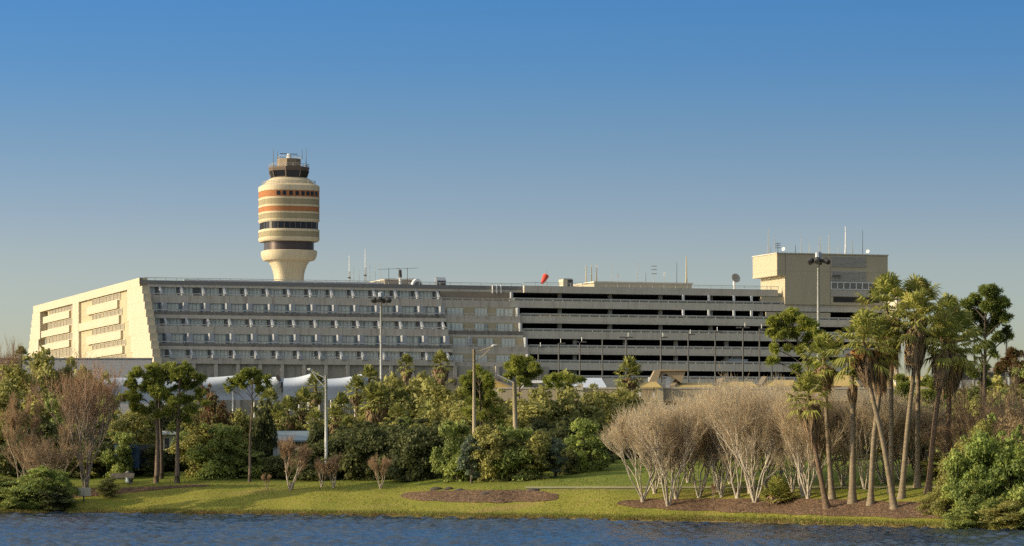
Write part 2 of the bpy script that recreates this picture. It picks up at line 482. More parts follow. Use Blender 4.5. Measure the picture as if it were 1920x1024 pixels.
# path
t=NT('path_concrete'); vv=t.coord('Object'); t.pbr(t.mix(t.noise(vv,1.5,4),(.21,.20,.09),(.28,.25,.12)),.9); 
pv=[ground_hit(px,917) for px in range(985,1960,12)]
v=[];f=[]
for i,p in enumerate(pv):
    for k in (0,1,2):
        y=p[1]+k*.7; v.append((p[0],y,gz(p[0],y)+.05))
for i in range(len(pv)-1):
    for k in (0,1): f.append((i*3+k,i*3+3+k,i*3+4+k,i*3+1+k))
me=bpy.data.meshes.new('footpath'); me.from_pydata(v,[],f); me.materials.append(t.m); me.update()
tag(link('footpath',me),'pale narrow footpath crossing the lawn',kind='structure')

# water: real waves in the part near the shore, the same material on the flat lake beyond
t=NT('lake_water')
vv=t.coord('Object')
def wn(scale,vec): return t.n('ShaderNodeTexNoise',{'Vector':vec,'Scale':scale,'Detail':3.0,'Roughness':.6}).outputs['Fac']
w2=wn(1.0,t.coord('Object',(2.6,2.0,1))); w3=wn(1.0,t.coord('Object',(.05,.035,1)))
b1=t.n('ShaderNodeBump',{'Height':w2,'Strength':.5,'Distance':.12})
col=t.mix(t.ramp(w3,[(.4,0.0),(.65,1.0)]),(.016,.029,.052),(.024,.040,.068))
t.pbr(col,.12,normal=b1.outputs[0],spec=.42)
wx=np.arange(-60,60.01,.2); wy=np.concatenate([np.arange(100,160,.6),np.arange(160,262,.34)])
GX,GY=np.meshgrid(wx,wy)
g=np.random.default_rng(17)
Hh=np.zeros_like(GX)
for i in range(60):
    lam=.55*(2.4/.55)**g.random(); th=R(-65)+g.normal(0,.7)        # wind from the left, a little away
    kx,ky=2*math.pi/lam*math.cos(th),2*math.pi/lam*math.sin(th)
    Hh+=.0082*lam*np.sin(kx*GX+ky*GY+g.random()*6.283)
gust=.75+.35*np.sin(GX*.09+GY*.05+1)*np.sin(GY*.11-GX*.03)
Hh*=gust
Hh=Hh+.35*np.abs(Hh)
V=np.stack([GX,GY,Hh],-1).reshape(-1,3); ncol=len(wx); nrow=len(wy)
ii=(np.arange(nrow-1)[:,None]*ncol+np.arange(ncol-1)[None,:]).reshape(-1)
Fq=np.stack([ii,ii+1,ii+ncol+1,ii+ncol],1)
vs=V.tolist()+[(-3000,-2500,-.3),(3000,-2500,-.3),(3000,300,-.3),(-3000,300,-.3)]; nb=len(V)
me=bpy.data.meshes.new('lake_water'); me.from_pydata(vs,[],Fq.tolist()+[(nb,nb+1,nb+2,nb+3)]); me.materials.append(t.m)
me.polygons.foreach_set('use_smooth',[True]*len(me.polygons)); me.update()
tag(link('lake_water',me),'rippled dark blue lake water in front of the lawn',kind='structure')

# ------------------------------------------------------------------ building frame
BA=R(17.6)
OX,OY=pxx(262,650),650.0
ca,sa=math.cos(BA),math.sin(BA)
def hit(px,py,v):
    """pixel ray against the plane at depth v of the building -> (u,z)"""
    k=(px-CX)/F
    # v=-(x-OX)*sa+(y-OY)*ca ; x=k t ; y=t
    tt=(v-OX*sa+OY*ca)/(-k*sa+ca)
    x=k*tt; y=tt
    return ((x-OX)*ca+(y-OY)*sa, HC-(py-HY)*tt/F)
def hitu(px,py,u):
    """pixel ray against a plane at side position u -> (v,z)"""
    k=(px-CX)/F
    tt=(u+OX*ca+OY*sa)/(k*ca+sa)
    x=k*tt;y=tt
    return (-(x-OX)*sa+(y-OY)*ca, HC-(py-HY)*tt/F)
def zz(px,py,v): return hit(px,py,v)[1]
def uu(px,v): return hit(px,700,v)[0]
def w2(u,v,z): return (OX+u*ca-v*sa, OY+u*sa+v*ca, z)

hotel=empty('hotel_building',(OX,OY,0),BA)
tag(hotel,'long cream concrete hotel block with stepped end wall and five rows of balconies','building')
ST=2.7
# rows at px 550: win_top, win_bot, band_top, band_bot
rows=[(542.3,555.5,556.8,571.2),(572,586.6,586.9,599.8),(600.6,612.6,613.8,628),(628.2,643,645.6,657.4),(657.8,670.6,672.3,706)]
px0=[303.7,309.5,313.5,318.0,322.8]     # first partition of each row
DEP=118.0
UH=uu(829,0)                       # end of the balcony part
# roof parapet
zr0,zr1=zz(550,529.8,0),zz(550,541.8,0)
UE=uu(985,-2)
MB().box(.02,UE,0,1.2,zr1,zr0-.75).build('parapet',M['conc_ledge'],hotel)
MB().box(.02,UE,-.12,1.3,zr0-.75,zr0).build('coping',paint('coping_dark',(.22,.21,.20),.7),hotel)
MB().box(.3,UE,1.2,DEP,zr1,zr0-.9).build('roof',M['roof'],hotel)
def railing(name,u0,u1,v,z0,z1,step,mat,parent,r=.045,mids=1):
    m=MB()
    m.box(u0,u1,v-r,v+r,z1-2*r,z1)
    for k in range(mids):
        z=z0+(z1-z0)*(k+1)/(mids+1); m.box(u0,u1,v-r*.5,v+r*.5,z-r*.5,z+r*.5)
    n=max(1,int((u1-u0)/step))
    for i in range(n+1):
        u=u0+(u1-u0)*i/n; m.box(u-r,u+r,v-r*.9,v+r*.9,z0,z1-2*r)
    return m.build(name,mat,parent)
railing('roof_railing',1,UE,.6,zr0,zr0+.62,2.2,M['rail'],hotel,.05)
zrow=[]
for k,(wt,wb,bt,bb) in enumerate(rows):
    vk=-ST*(k+1)*.93
    even=k in (1,3)
    rec=2.9 if even else 3.2
    vw=vk+rec
    zwt=zz(550,wt,vw-.4); zbt=zz(550,bt,vk); zbb=zz(550,bb,vk); zwb=zz(550,wb,vk)
    zrow.append((vk,vw,zwt,zbt,zbb,rec,even,zwb))
frames=[]
for k,(vk,vw,zwt,zbt,zbb,rec,even,zwb) in enumerate(zrow):
    u_end=uu(829+6*k,vk)
    top=zrow[k-1][4] if k else zr1
    # body
    body_bot=zbb if k<4 else 5.0
    MB().box(.6,u_end-.02,vw,DEP-.5,body_bot,top-.02).build('wall',M['cream_room'],hotel)
    # floor of the balcony
    if even:
        zm=zbb+(zbt-zbb)*.52
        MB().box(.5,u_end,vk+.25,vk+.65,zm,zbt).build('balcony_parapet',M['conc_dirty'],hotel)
        MB().box(.5,u_end+.15,vk-.1,vw,zbb,zm).build('balcony_ledge',M['conc_ledge'],hotel)
    else:
        m=MB().box(.5,u_end,vk,vk+.4,zbb,zbt)
        if k<4: m.box(.5,u_end,vk+.4,vw,zbb,zbb+.5)
        else: m=MB().box(.5,u_end,vk,vw,zbt-1.2,zbt)
        m.build('balcony_parapet',M['conc'],hotel)
    railing('balcony_railing',.6,u_end,vk+.3,zbt,zbt+.40,3.2,M['rail_light'],hotel,.07,0)
    us=[.9]+[uu(px0[k]+40.15*i,vk) for i in range(14)]
    us=[u for u in us if u<u_end-.3]
    zf=zbt-.6
    for i,u in enumerate(us[1:]):
        wd=.42 if even else .2
        if even:
            m=MB().box(u-wd,u+wd*1.2,vk+.62,vw,zf,zwt+.1)
        elif k<4:
            m=MB().prism([(u-wd,vw,zf),(u-wd,vw,zwt+.25),(u-wd,vw-.7,zwt+.25),(u-wd,vk+.42,zbt+.25),(u-wd,vk+.42,zf)],(wd*2,0,0))
        else:
            m=MB().prism([(u-wd,vw,zf),(u-wd,vw,zwt+.25),(u-wd,vw-.5,zwt+.2),(u-wd,vk+1.0,zbt+.5),(u-wd,vk+.42,zbt+.45),(u-wd,vk+.42,zf)],(wd*2,0,0))
            m.box(u-.5,u+.55,vk-.25,vk+.9,zbt-.15,zbt+.55)
        m.build('partition',M['fin'],hotel)
    ends=us[1:]+([u_end-.1] if u_end-us[-1]>2.0 else [])
    for i in range(len(ends)):
        a=us[i]+.35; b=ends[i]-.35
        if b-a<1.2: continue
        g=MB().box(a,b,vw-.06,vw-.01,zf+.1,zwt).build('window',M['curtain'],hotel)
        m=MB(); n=5
        for q in range(n+1):
            x=a+(b-a)*q/n; m.box(x-.035,x+.035,vw-.12,vw-.062,zf+.1,zwt)
        m.box(a,b,vw-.13,vw-.062,zwt,zwt+.08)
        m.box(a,b,vw-.11,vw-.065,zf+1.15,zf+1.2)
        m.build('frame',M['fin'],g)
        MB().box(b-(.62 if even else .5),b-.04,vw-.1,vw-.064,zf+.1,zwt-.01).build('side_pane',M['wdark'] if not even else M['bluepane'],g)
        if (k,i)==(0,2): MB().box(a+2.2,a+3.2,vw-.15,vw-.135,zf+.1,zwt).build('open_door',M['wdark'],g)
# base wall with pilasters
vb=zrow[4][0]+.6; zb=zrow[4][4]
zbase_top=zrow[4][3]-1.21
m=MB().box(.5,UE+2,vb,vb+6,5,zbase_top)
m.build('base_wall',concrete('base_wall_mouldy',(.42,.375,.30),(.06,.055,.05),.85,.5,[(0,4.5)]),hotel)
u=4.0
while u<UE+1:
    MB().prism([(u-.35,vb-.002,zbase_top),(u+.35,vb-.002,zbase_top),(u+.55,vb-.002,5),(u-.55,vb-.002,5)],(0,-.5,0)).build('buttress',M['conc'],hotel); u+=4.55

# right hand part of the hotel: flush room walls between long bands
rr=[(548.5,558,563.5,576.6),(576.6,587.5,592,605),(605,616,620.5,632),(633,645,650,663.5),(664.5,675,679,707)]
for k,(wt,rt,bt,bb) in enumerate(rr):
    vk=-ST*(k+1)*.80
    u0=uu(829+6*k,vk)+.05; u1=uu([963,975,980,990,994][k],vk)
    zt=zz(905,wt,vk+.3); zb1=zz(905,bt,vk); zb0=zz(905,bb,vk) if k<4 else zz(905,690,vk)
    top=zz(905,rr[k-1][3],-ST*k*.8) if k else zr1
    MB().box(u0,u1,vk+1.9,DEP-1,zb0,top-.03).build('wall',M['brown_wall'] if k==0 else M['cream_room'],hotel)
    m=MB().box(u0-.3,u1+.02,vk,vk+.45,zb0,zb1)
    m.box(u0-.3,u1+.02,vk+.45,vk+1.9,zb0,zb0+.5)
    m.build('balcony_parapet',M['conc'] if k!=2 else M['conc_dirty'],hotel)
    if k: MB().box(u0-.3,u1+.02,vk-.12,vk+.4,zb0,zb0+(zb1-zb0)*.35).build('balcony_ledge',M['conc_ledge'],hotel)
    railing('balcony_railing',u0,u1,vk+.3,zb1,zb1+.5,2.1,M['rail'],hotel,.045,1)
    MB().box(u1-.45,u1,vk+.3,vk+1.9,zb1-.3,top-.03).build('pier',M['fin'],hotel)
    if k==3:
        x=uu(884,vk); MB().box(x-.35,x+.35,vk+.5,vk+1.9,zb1-.3,top-.03).build('pier',M['fin'],hotel)
    if k:
        for (pa,pb) in ([(838,868),(890,913),(930,961)] if k!=3 else [(849,880),(895,924),(940,966)]):
            a=uu(pa,vk+1.85);b=uu(pb,vk+1.85)
            g=MB().box(a,b,vk+1.82,vk+1.87,zb1-.6,zt-.15).build('window',M['curtain'],hotel)
            m=MB()
            for q in range(5):
                x=a+(b-a)*q/4; m.box(x-.035,x+.035,vk+1.75,vk+1.818,zb1-.6,zt-.15)
            m.build('frame',M['fin'],g)
# drain pipes on the roof edge
for px in (922,930,938):
    u=uu(px,0); MB().tube([(u,-.5,zr0+.2),(u,-.55,zr1+.6),(u,-.5,zr1-.3)],.14,6).build('drain_pipe',M['white'],hotel)

# ---- end wall (u=0 plane), floors follow the rows
vbk=hitu(62,571.5,0)[0]
zt_roof=zz(258,520.5,0)
fl=[zt_roof]+[z[4] for z in zrow[:4]]+[zrow[4][3]-2.0]     # floor lines going down
zlow=5.0
m=MB()
TH=1.6
z_open=hitu(238,543.4,0)[1]
# top band
m.box(0,TH,0,vbk,z_open,zt_roof)
vo=[hitu(p,600,0)[0] for p in (238.3,238.3,241.4,245.0,248.6)]
vo2=[hitu(p,600,0)[0] for p in (75,75,72,69,66)]
vm0=hitu(147.3,600,0)[0]; vm1=hitu(136,600,0)[0]
nst=10
ztop=z_open; zbot=zrow[4][3]-1.6
for i in range(nst):
    za=ztop+(zbot-ztop)*i/nst; zb_=ztop+(zbot-ztop)*(i+1)/nst
    kk=min(4,int(i/2))
    m.box(0,TH,-1.33*(i+1.9),vo[kk],zb_,za)
    m.box(0,TH,vo2[kk],vbk+1.2*(i+1),zb_,za)
    m.box(0,TH,vm1,vm0,zb_,za)
m.box(0,TH,-1.33*(nst+1)-.6,vbk+1.2*nst,zlow,zbot)
m.build('end_wall',M['cream'],hotel)
MB().box(-.06,.5,-.15,.25,zr0-.8,zt_roof).build('corner_post',M['conc_dirty'],hotel)
# front side of the end wall steps
REC=2.9
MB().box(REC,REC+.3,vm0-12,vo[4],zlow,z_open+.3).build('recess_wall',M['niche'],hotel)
MB().box(REC,REC+.3,vm1,vo2[4]+2,zlow,z_open+.3).build('recess_wall',M['cream_room'],hotel)
MB().box(TH,REC,-.2+vo[0],vbk,z_open,z_open+.3).build('soffit',M['cream_room'],hotel)
# stair tower glass strip
vg0=hitu(167.5,600,0)[0]; vg1=vm0
g=MB().box(REC-.4,REC-.32,vg0-4,vg1-.05,zlow,z_open).build('glass_strip',M['gglass'],hotel)
m=MB()
for i in range(9):
    x=vg0-4+(vg1-vg0+4)*i/8; m.box(REC-.5,REC-.402,x-.06,x+.06,zlow,z_open)
m.build('frame',M['cream_room'],g)
# balcony boxes on the end face: near zone
def endbox(pn,pf,yt_n,yb_n,name='end_balcony'):
    v0=hitu(pn,600,0)[0]; v1=hitu(pf,600,0)[0]
    zt=hitu(pn,yt_n,0)[1]; zb=hitu(pn,yb_n,0)[1]
    MB().box(.06,REC-.02,v0,v1,zb,zt).build(name,M['cream'],hotel)
    return v0,v1,zb,zt
def endwin(v0,v1,z0,z1,n):
    x=.55
    g=MB().box(x,x+.3,v0,v1,z0,z1).build('window',M['tanglass'],hotel)
    m=MB()
    for q in range(n+1):
        vq=v0+(v1-v0)*q/n; m.box(x-.10,x-.002,vq-.14,vq+.14,z0,z1)
    m.box(x-.12,x-.003,v0,v1,z0,z0+.14); m.box(x-.12,x-.003,v0,v1,z1-.14,z1)
    m.build('frame',M['cream'],g)
S5=5.688
def e(x,y): return 40+x/S5,510+y/S5
wtops=[218,375,540,705]
prev=z_open
for k,(xr,yt,yb,xl) in enumerate([(1018,300,388,695),(1035,460,548,609),(1055,625,715,689),(1072,788,868,690)]):
    pn=e(xr,0)[0]; pf=e(xl,0)[0]
    v0,v1,zb,zt=endbox(pn,pf,e(0,yt)[1],e(0,yb)[1])
    vfr=hitu(e(733,0)[0],600,0)[0]
    MB().box(.86,REC-.021,v0-1.5,vfr,zt+.003,prev-.003).build('bay_wall',M['cream_room'],hotel)
    endwin(v0-1.5,vfr,zt+.1,prev-.1,8)
    prev=zb
MB().box(.86,REC-.021,v0-1.5,vfr,zlow+12,prev-.003).build('bay_wall',M['cream_room'],hotel)
endwin(v0-1.5,vfr,prev-2.2,prev-.1,8)
prev=hitu(75,584,0)[1]
for k,(xl,yt,yb) in enumerate([(228,482,552),(209,635,703),(190,788,855)]):
    # anchored at the far (left) corner
    pf=e(xl,0)[0]; pn=e(505,0)[0]
    v1,zt=hitu(pf,e(0,yt)[1],0); zb=hitu(pf,e(0,yb)[1],0)[1]; v0=hitu(pn,600,0)[0]
    MB().box(.06,REC-.02,v0,v1,zb,zt).build('end_balcony',M['cream'],hotel)
    vfr=hitu(e(278-18*k,0)[0],600,0)[0]
    MB().box(.86,REC-.021,vm1+2.5,vfr,zt+.003,prev-.003).build('bay_wall',M['cream_room'],hotel)
    endwin(vm1+2.5,vfr,zt+.1,prev-.1,8)
    prev=zb
MB().box(.86,REC-.021,vm1+2.5,vfr,zlow+12,prev-.003).build('bay_wall',M['cream_room'],hotel)
endwin(vm1+2.5,vfr,prev-2.2,prev-.1,8)

# ------------------------------------------------------------------ parking garage
gar=empty('parking_garage',(OX,OY,0),BA)
tag(gar,'grey concrete parking garage with long dark open decks, right of the hotel','building')
GE=uu(1668,-6)
op=[(551.5,561.5),(580,590),(608.5,618),(637,648),(666,676),(695,704.5),(727,760)]
GD=46.0
gv=lambda k:-2.2-1.5*k
gl=[964,976.5,981.5,991.5,995,1002,1004]
zp1=zz(1200,552,-1.2); zp0=zz(1200,539,-1.2)
gu0=uu(985,-1)
m=MB().box(UE+.02,uu(1458,-1),-1.2,-.4,zp1,zp0)
m.build('parapet',M['conc_ledge'],gar)
railing('roof_railing',UE,uu(1460,-1),-.8,zp0,zp0+.75,2.6,M['rail'],gar,.05)
MB().box(UE+.02,GE,-.4,GD,zp1,zp0-.7).build('roof_deck',M['roof'],gar)
prevb=zp1
for k,(ot,ob) in enumerate(op):
    vk=gv(k)
    u0=uu(gl[k],vk)+.03
    zb1=zz(1200,ob+5.2,vk); zb2=zz(1200,ob+1.2,vk)               # top of band / of the kerb wall behind the railing
    zb0=zz(1200,op[k+1][0],vk) if k<6 else 5.0
    if k<6:
        MB().box(u0-1,GE,vk,vk+.35,zb0,zb1).build('deck_parapet',M['conc_garage'],gar)
        if k==1:
            uc=u0-1; rk=random.Random(12)
            while uc<GE-3:
                un=min(GE-.02,uc+rk.uniform(1.5,4.5))
                MB().box(uc,un,vk+.36,vk+.6,zb1-.6,zb2).build('kerb_wall',rk.choice([M['kerb'],M['conc_dirty'],M['kerb'],M['cream_room']]),gar); uc=un
        else: MB().box(u0-1,GE-.02,vk+.36,vk+.6,zb1-.6,zb2).build('kerb_wall',M['kerb'],gar)
        if k in (1,3,5): MB().box(u0-1,GE,vk-.12,vk-.003,zb0,zb0+(zb1-zb0)*.38).build('deck_ledge',M['conc_ledge'],gar)
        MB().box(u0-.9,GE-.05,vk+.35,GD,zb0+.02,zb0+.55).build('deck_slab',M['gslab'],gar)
        railing('deck_railing',u0,GE,vk+.15,zb1,zz(1200,ob+.2,vk),2.15,M['rail_light'],gar,.085,1)
    else:
        MB().box(u0-1,GE,vk,vk+.35,5.0,zz(1200,731,vk)).build('deck_parapet',M['conc_garage'],gar)
    # columns set back under the deck above
    zf=zb0+.56 if k<6 else 5.0
    # continue the columns from floor to ceiling
    zc=prevb+.02
    cols=[1052+94.5*i for i in range(7)] if k<3 else [1080+95*i for i in range(7)]
    for px in cols:
        u=uu(px,vk+2); MB().box(u-.36,u+.36,vk+2.6,vk+3.4,zf,zc).build('column',M['gcol'],gar)
    if k in (0,1):
        for px in (1281,1329,1376,1409):
            u=uu(px,vk+.6); MB().box(u-.22,u+.22,vk+.4,vk+.8,zf,zc).build('post',M['white'],gar)
    prevb=zb0
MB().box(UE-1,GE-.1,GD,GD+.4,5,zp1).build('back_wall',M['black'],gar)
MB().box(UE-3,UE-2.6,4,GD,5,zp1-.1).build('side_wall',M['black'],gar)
MB().box(GE,GE+.4,gv(5),GD+.4,5,zp1).build('side_wall',M['conc_garage'],gar)
# closed wall part near the block
u0=uu(1427,-2); MB().box(u0,uu(1475,-2),-2.0,-1.6,zz(1430,566,-2),zz(1430,556,-2)-.05).build('closed_bay',M['block'],gar)
u0=uu(1437,-3.5); MB().box(u0,uu(1556,-3),-3.3,-2.9,zz(1430,594,-3),zz(1430,585,-3)).build('closed_bay',M['block'],gar)

# ------------------------------------------------------------------ service block on the garage roof
blk=empty('service_block',(OX,OY,0),BA)
tag(blk,'tall plain cream service block with overhanging corner, rising over the garage','building')
VB=-2.6
z_t=zz(1460,475.5,VB); z_o=zz(1460,516.5,VB); z_b=zz(1500,571,VB)
ua,ub,uc=uu(1457,VB),uu(1472,VB),uu(1664.5,VB)
dv=hitu(1420.5,518,ua)[0]-VB
VBB=VB+max(14,min(dv,40))
MB().box(ub,uc,VB,VBB,z_b,z_t).build('wall',M['block'],blk)
MB().box(ua,ub-.003,VB+.01,VBB,z_o,z_t-.01).build('overhang',M['block'],blk)
v1=hitu(1441,560,ub-.02)[0]
MB().box(ua-.15,uc+.15,VB-.15,VBB+.15,z_t,z_t+.22).build('coping',M['conc_ledge'],blk)
for (pa,ya,yb) in ((1558,481.5,501),(1558,508.5,529)):
    a,b=uu(1558.5,VB),uu(1623.5,VB); z1=zz(1590,ya,VB); z0=zz(1590,yb,VB)
    m=MB().box(a,b,VB-.05,VB-.005,z0,z1); n=9
    for i in range(n):
        z=z0+(z1-z0)*(i+.5)/n; m.box(a,b,VB-.16,VB-.051,z-.04,z+.06)
    m.build('louvre_panel',concrete('louvre',(.47,.44,.385),(.3,.28,.24),.2,.1),blk)
z1,z0=zz(1590,529.6,VB),zz(1590,542.5,VB)
n=6;a0,b0=uu(1558.5,VB),uu(1640,VB)
for i in range(7):
    a=a0+(b0-a0)*i/7;b=a0+(b0-a0)*(i+1)/7
    g=MB().box(a+.1,b-.1,VB-.06,VB-.004,z0,z1).build('window',M['wglass'],blk)
    MB().box(a-.08,a+.09,VB-.14,VB-.004,z0,z1).box(a+.09,b-.08,VB-.14,VB-.062,z1-.12,z1+.06).box(a+.09,b-.08,VB-.14,VB-.062,z0-.1,z0+.06).build('frame',M['white'],g)
MB().box(a0,uc-.1,VB-.10,VB-.003,zz(1590,556,VB),z0-.2).build('spandrel',concrete('spandrel',(.44,.41,.35),(.3,.28,.24),.2,.1),blk)
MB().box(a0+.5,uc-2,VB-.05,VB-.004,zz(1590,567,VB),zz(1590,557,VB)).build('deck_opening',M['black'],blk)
MB().box(uu(1559,VB),uu(1575,VB),VB-.9,VB-.17,zz(1590,517,VB)-.12,zz(1590,517,VB)).build('ledge_shelf',M['dark'],blk)
for px in (1472.5,1557.0): 
    u=uu(px,VB); MB().box(u-.05,u+.05,VB-.012,VB-.002,z_b,z_t-.05).build('joint',M['conc_dirty'],blk)
# ------------------------------------------------------------------ control tower
TY=770.0; TS=TY/F
tx=pxx(541.7,TY)
twr=empty('control_tower',(tx,TY,0),BA)
tag(twr,'round cream control tower with orange and tan bands and a dark glazed cab','tower')
def tz(py): return HC-(py-HY)*TS
def sring(r,z,n=3.4,seg=72):
    pts=[]
    for i in range(seg):
        a=2*math.pi*i/seg; c,s=math.cos(a),math.sin(a)
        k=(abs(c)**n+abs(s)**n)**(-1/n)*r
        pts.append((c*k,s*k,z))
    return pts
def lathe(name,prof,mat,n=3.4,seg=72,parent=twr,smooth=True,cap=True):
    m=MB(); m.rings([sring(r,z,n,seg) for r,z in prof],cap)
    o=m.build(name,mat,parent,smooth)
    me=o.data
    try:
        me.set_sharp_from_angle(angle=R(35))
    except Exception: pass
    return o
q=TS/1.075           # pixel half width -> superellipse radius
RD=58.0*q
def band(name,y0,y1,mat,r=RD): return lathe(name,[(r,tz(y1)),(r,tz(y0))],mat)
lathe('shaft',[(27.3*q,2),(27.3*q,tz(530)),(27.8*q,tz(517)),(30*q,tz(507)),(33.5*q,tz(498)),(37.5*q,tz(491.5)),(38*q,tz(489))],M['tower'],4.5)
lathe('collar',[(36*q,tz(489.5)),(48*q,tz(489.0)),(50*q,tz(487)),(52.5*q,tz(481)),(53.3*q,tz(475)),(53*q,tz(472)),(51.5*q,tz(470.6)),(46*q,tz(470.4))],M['tower'])
lathe('dark_band',[(48*q,tz(471)),(48*q,tz(453))],M['bronze'],3.0)
lathe('drum_ring',[(47*q,tz(454.4)),(55.5*q,tz(454.0)),(57.3*q,tz(452.3)),(58*q,tz(449.5)),(58*q,tz(446.5))],M['tower'])
band('tan_band',436.4,446.5,M['tan_band'],57.6*q)
lathe('drum_ring',[(58*q,tz(436.4)),(58*q,tz(433.6)),(57*q,tz(431.8)),(54*q,tz(431.4))],M['tower'])
lathe('window_band',[(54.6*q,tz(432)),(54.6*q,tz(418))],M['tglass'])
# mullions of the window band
mm=MB(); rg=sring(54.9*q,0,3.4,64)
for i in range(0,64,2):
    x,y,_=rg[i]; mm.box(x-.07,x+.07,y-.07,y+.07,tz(431.8),tz(418.6))
mm.build('mullion',M['cabtan'],twr).__setitem__('kind','stuff')
lathe('drum_ring',[(53*q,tz(418.9)),(55.5*q,tz(418.6)),(57.4*q,tz(416.8)),(58*q,tz(414.5)),(58*q,tz(413))],M['tower'])
band('tan_band',402.8,413,M['tan_band'],57.6*q)
band('drum_ring',399.5,402.8,M['tower'])
band('orange_band',390,399.5,M['orange'],57.6*q)
band('drum_ring',386.4,390,M['tower'])
band('tan_band',376.2,386.4,M['tan_band'],57.6*q)
band('drum_ring',372.3,376.2,M['tower'])
ob=band('orange_band',360.2,372.3,M['orange'],57.6*q)
lathe('drum_ring',[(58*q,tz(360.2)),(58*q,tz(352.5)),(57.3*q,tz(350.3)),(54.5*q,tz(348.6)),(49*q,tz(346.6))],M['tower'])
lathe('roof_dome',[(49*q,tz(346.8)),(46.5*q,tz(346)),(46*q,tz(343.5)),(43*q,tz(340)),(38.5*q,tz(336.3)),(34*q,tz(334.6))],M['tower'],3.0)
# roof railing on the drum
mm=MB(); rg=sring(50*q,0,3.4,48)
for i in range(0,48):
    x,y,_=rg[i]; x2,y2,_=rg[(i+1)%48]
    if i%2==0: mm.tube([(x,y,tz(347.5)),(x,y,tz(341.5))],.06,4)
    mm.tube([(x,y,tz(341.5)),(x2,y2,tz(341.5))],.06,4)
mm.build('roof_railing',M['antenna'],twr)
# square windows of the upper orange band (front, in the local frame the front is -y)
for px in (526.5,537.5,549.5,560.5,571,580,588,595):
    dx=(px-541.7)*TS
    best=min(((abs((x*ca-y*sa)-dx),x,y) for x,y,_ in sring(57.7*q,0,3.4,720) if (x*sa+y*ca)<0))
    _,x,y=best
    g=MB(); W=.42
    nrm=Vector((abs(x)**2.4*math.copysign(1,x),abs(y)**2.4*math.copysign(1,y),0)).normalized(); tt=Vector((-nrm.y,nrm.x,0))
    c=Vector((x,y,0)); z0,z1=tz(370),tz(362.3)
    def qd(o,wd,za,zb_): 
        a=c+nrm*o-tt*wd; b=c+nrm*o+tt*wd
        return [(a.x,a.y,za),(b.x,b.y,za),(b.x,b.y,zb_),(a.x,a.y,zb_)]
    d=nrm*-.2
    g.prism(qd(.04,W,z0,z1),(d.x,d.y,0)).build('window',M['tglass'],twr)
# panel joints on the drum (thin raised lines)
# cab
M['cabtan2']=paint('cab_upper',(.26,.19,.12),.7,var=.3)
CT=lambda px: (px-543)*TS
cabm=MB()
def octa(r,z,off=R(22.5)): return [(r*math.cos(off+i*math.pi/4),r*math.sin(off+i*math.pi/4),z) for i in range(8)]
k8=1.0
rb=32.8*TS*1.02; rt=38*TS*1.02
lathe_pts=[octa(rb,tz(334.5)),octa(rb*1.005,tz(333.2))]
MB().rings(lathe_pts).build('cab_base',M['cabtan'],twr)
g=MB().rings([octa(rb*.99,tz(333.3)),octa(rt*.955,tz(321.5))]).build('cab_glass',M['tglass'],twr)
for i in range(8):
    a=octa(rb,tz(333.3))[i]; b=octa(rt*.965,tz(321.4))[i]
    MB().tube([a,b],.17,4).build('cab_mullion',M['cabtan'],twr)
MB().rings([octa(rt*.945,tz(321.6)),octa(rt*.965,tz(321.5)),octa(rt,tz(316.5)),octa(rt,tz(314.3))]).build('cab_roof',M['cabtan'],twr)
mm=MB()
for za in (tz(311.5),tz(308.5)):
    o8=octa(rt*.97,za)
    for i in range(8): mm.tube([o8[i],o8[(i+1)%8]],.05,4)
for i in range(8):
    a=Vector(octa(rt*.97,tz(314.4))[i]); b=Vector(octa(rt*.97,tz(314.4))[(i+1)%8])
    for f_ in (0,.5):
        p=a.lerp(b,f_); mm.tube([p,p+Vector((0,0,6*TS))],.06,4)
mm.build('cab_railing',M['antenna'],twr)
hw=20.0*TS
MB().rings([octa(hw*1.12,tz(314.4)),octa(hw*1.12,tz(298.5))]).build('upper_cabin',M['cabtan2'],twr)
mm=MB()
for i in range(8):
    a=Vector(octa(hw*1.1,tz(298.5))[i]); b=Vector(octa(hw*1.1,tz(298.5))[(i+1)%8])
    mm.tube([a,a+Vector((0,0,5*TS))],.06,4); mm.tube([a+Vector((0,0,5*TS)),b+Vector((0,0,5*TS))],.05,4)
mm.build('upper_railing',M['antenna'],twr)
MB().tube([(0,0,tz(298.4)),(0,0,tz(288.5))],[.7,.4],8).build('radar_mount',M['white'],twr)
dxr=16.5*TS
MB().prism([(-dxr*ca,dxr*sa,tz(288.6)),(dxr*ca,-dxr*sa,tz(289.6)),(dxr*ca,-dxr*sa,tz(288.6)),(-dxr*ca,dxr*sa,tz(287.4))],(.12,.45,0)).build('radar_antenna',M['dark'],twr)
for px,py in ((512.5,280),(520.5,284),(566.5,280),(574,279)):
    d=(px-541.7)*TS
    zb=tz(314.3) if abs(px-541.7)>25 else tz(298.5)
    MB().tube([(d*ca,-d*sa,zb),(d*ca,-d*sa,tz(py))],[.09,.05],4).build('whip_antenna',M['dark'],twr)

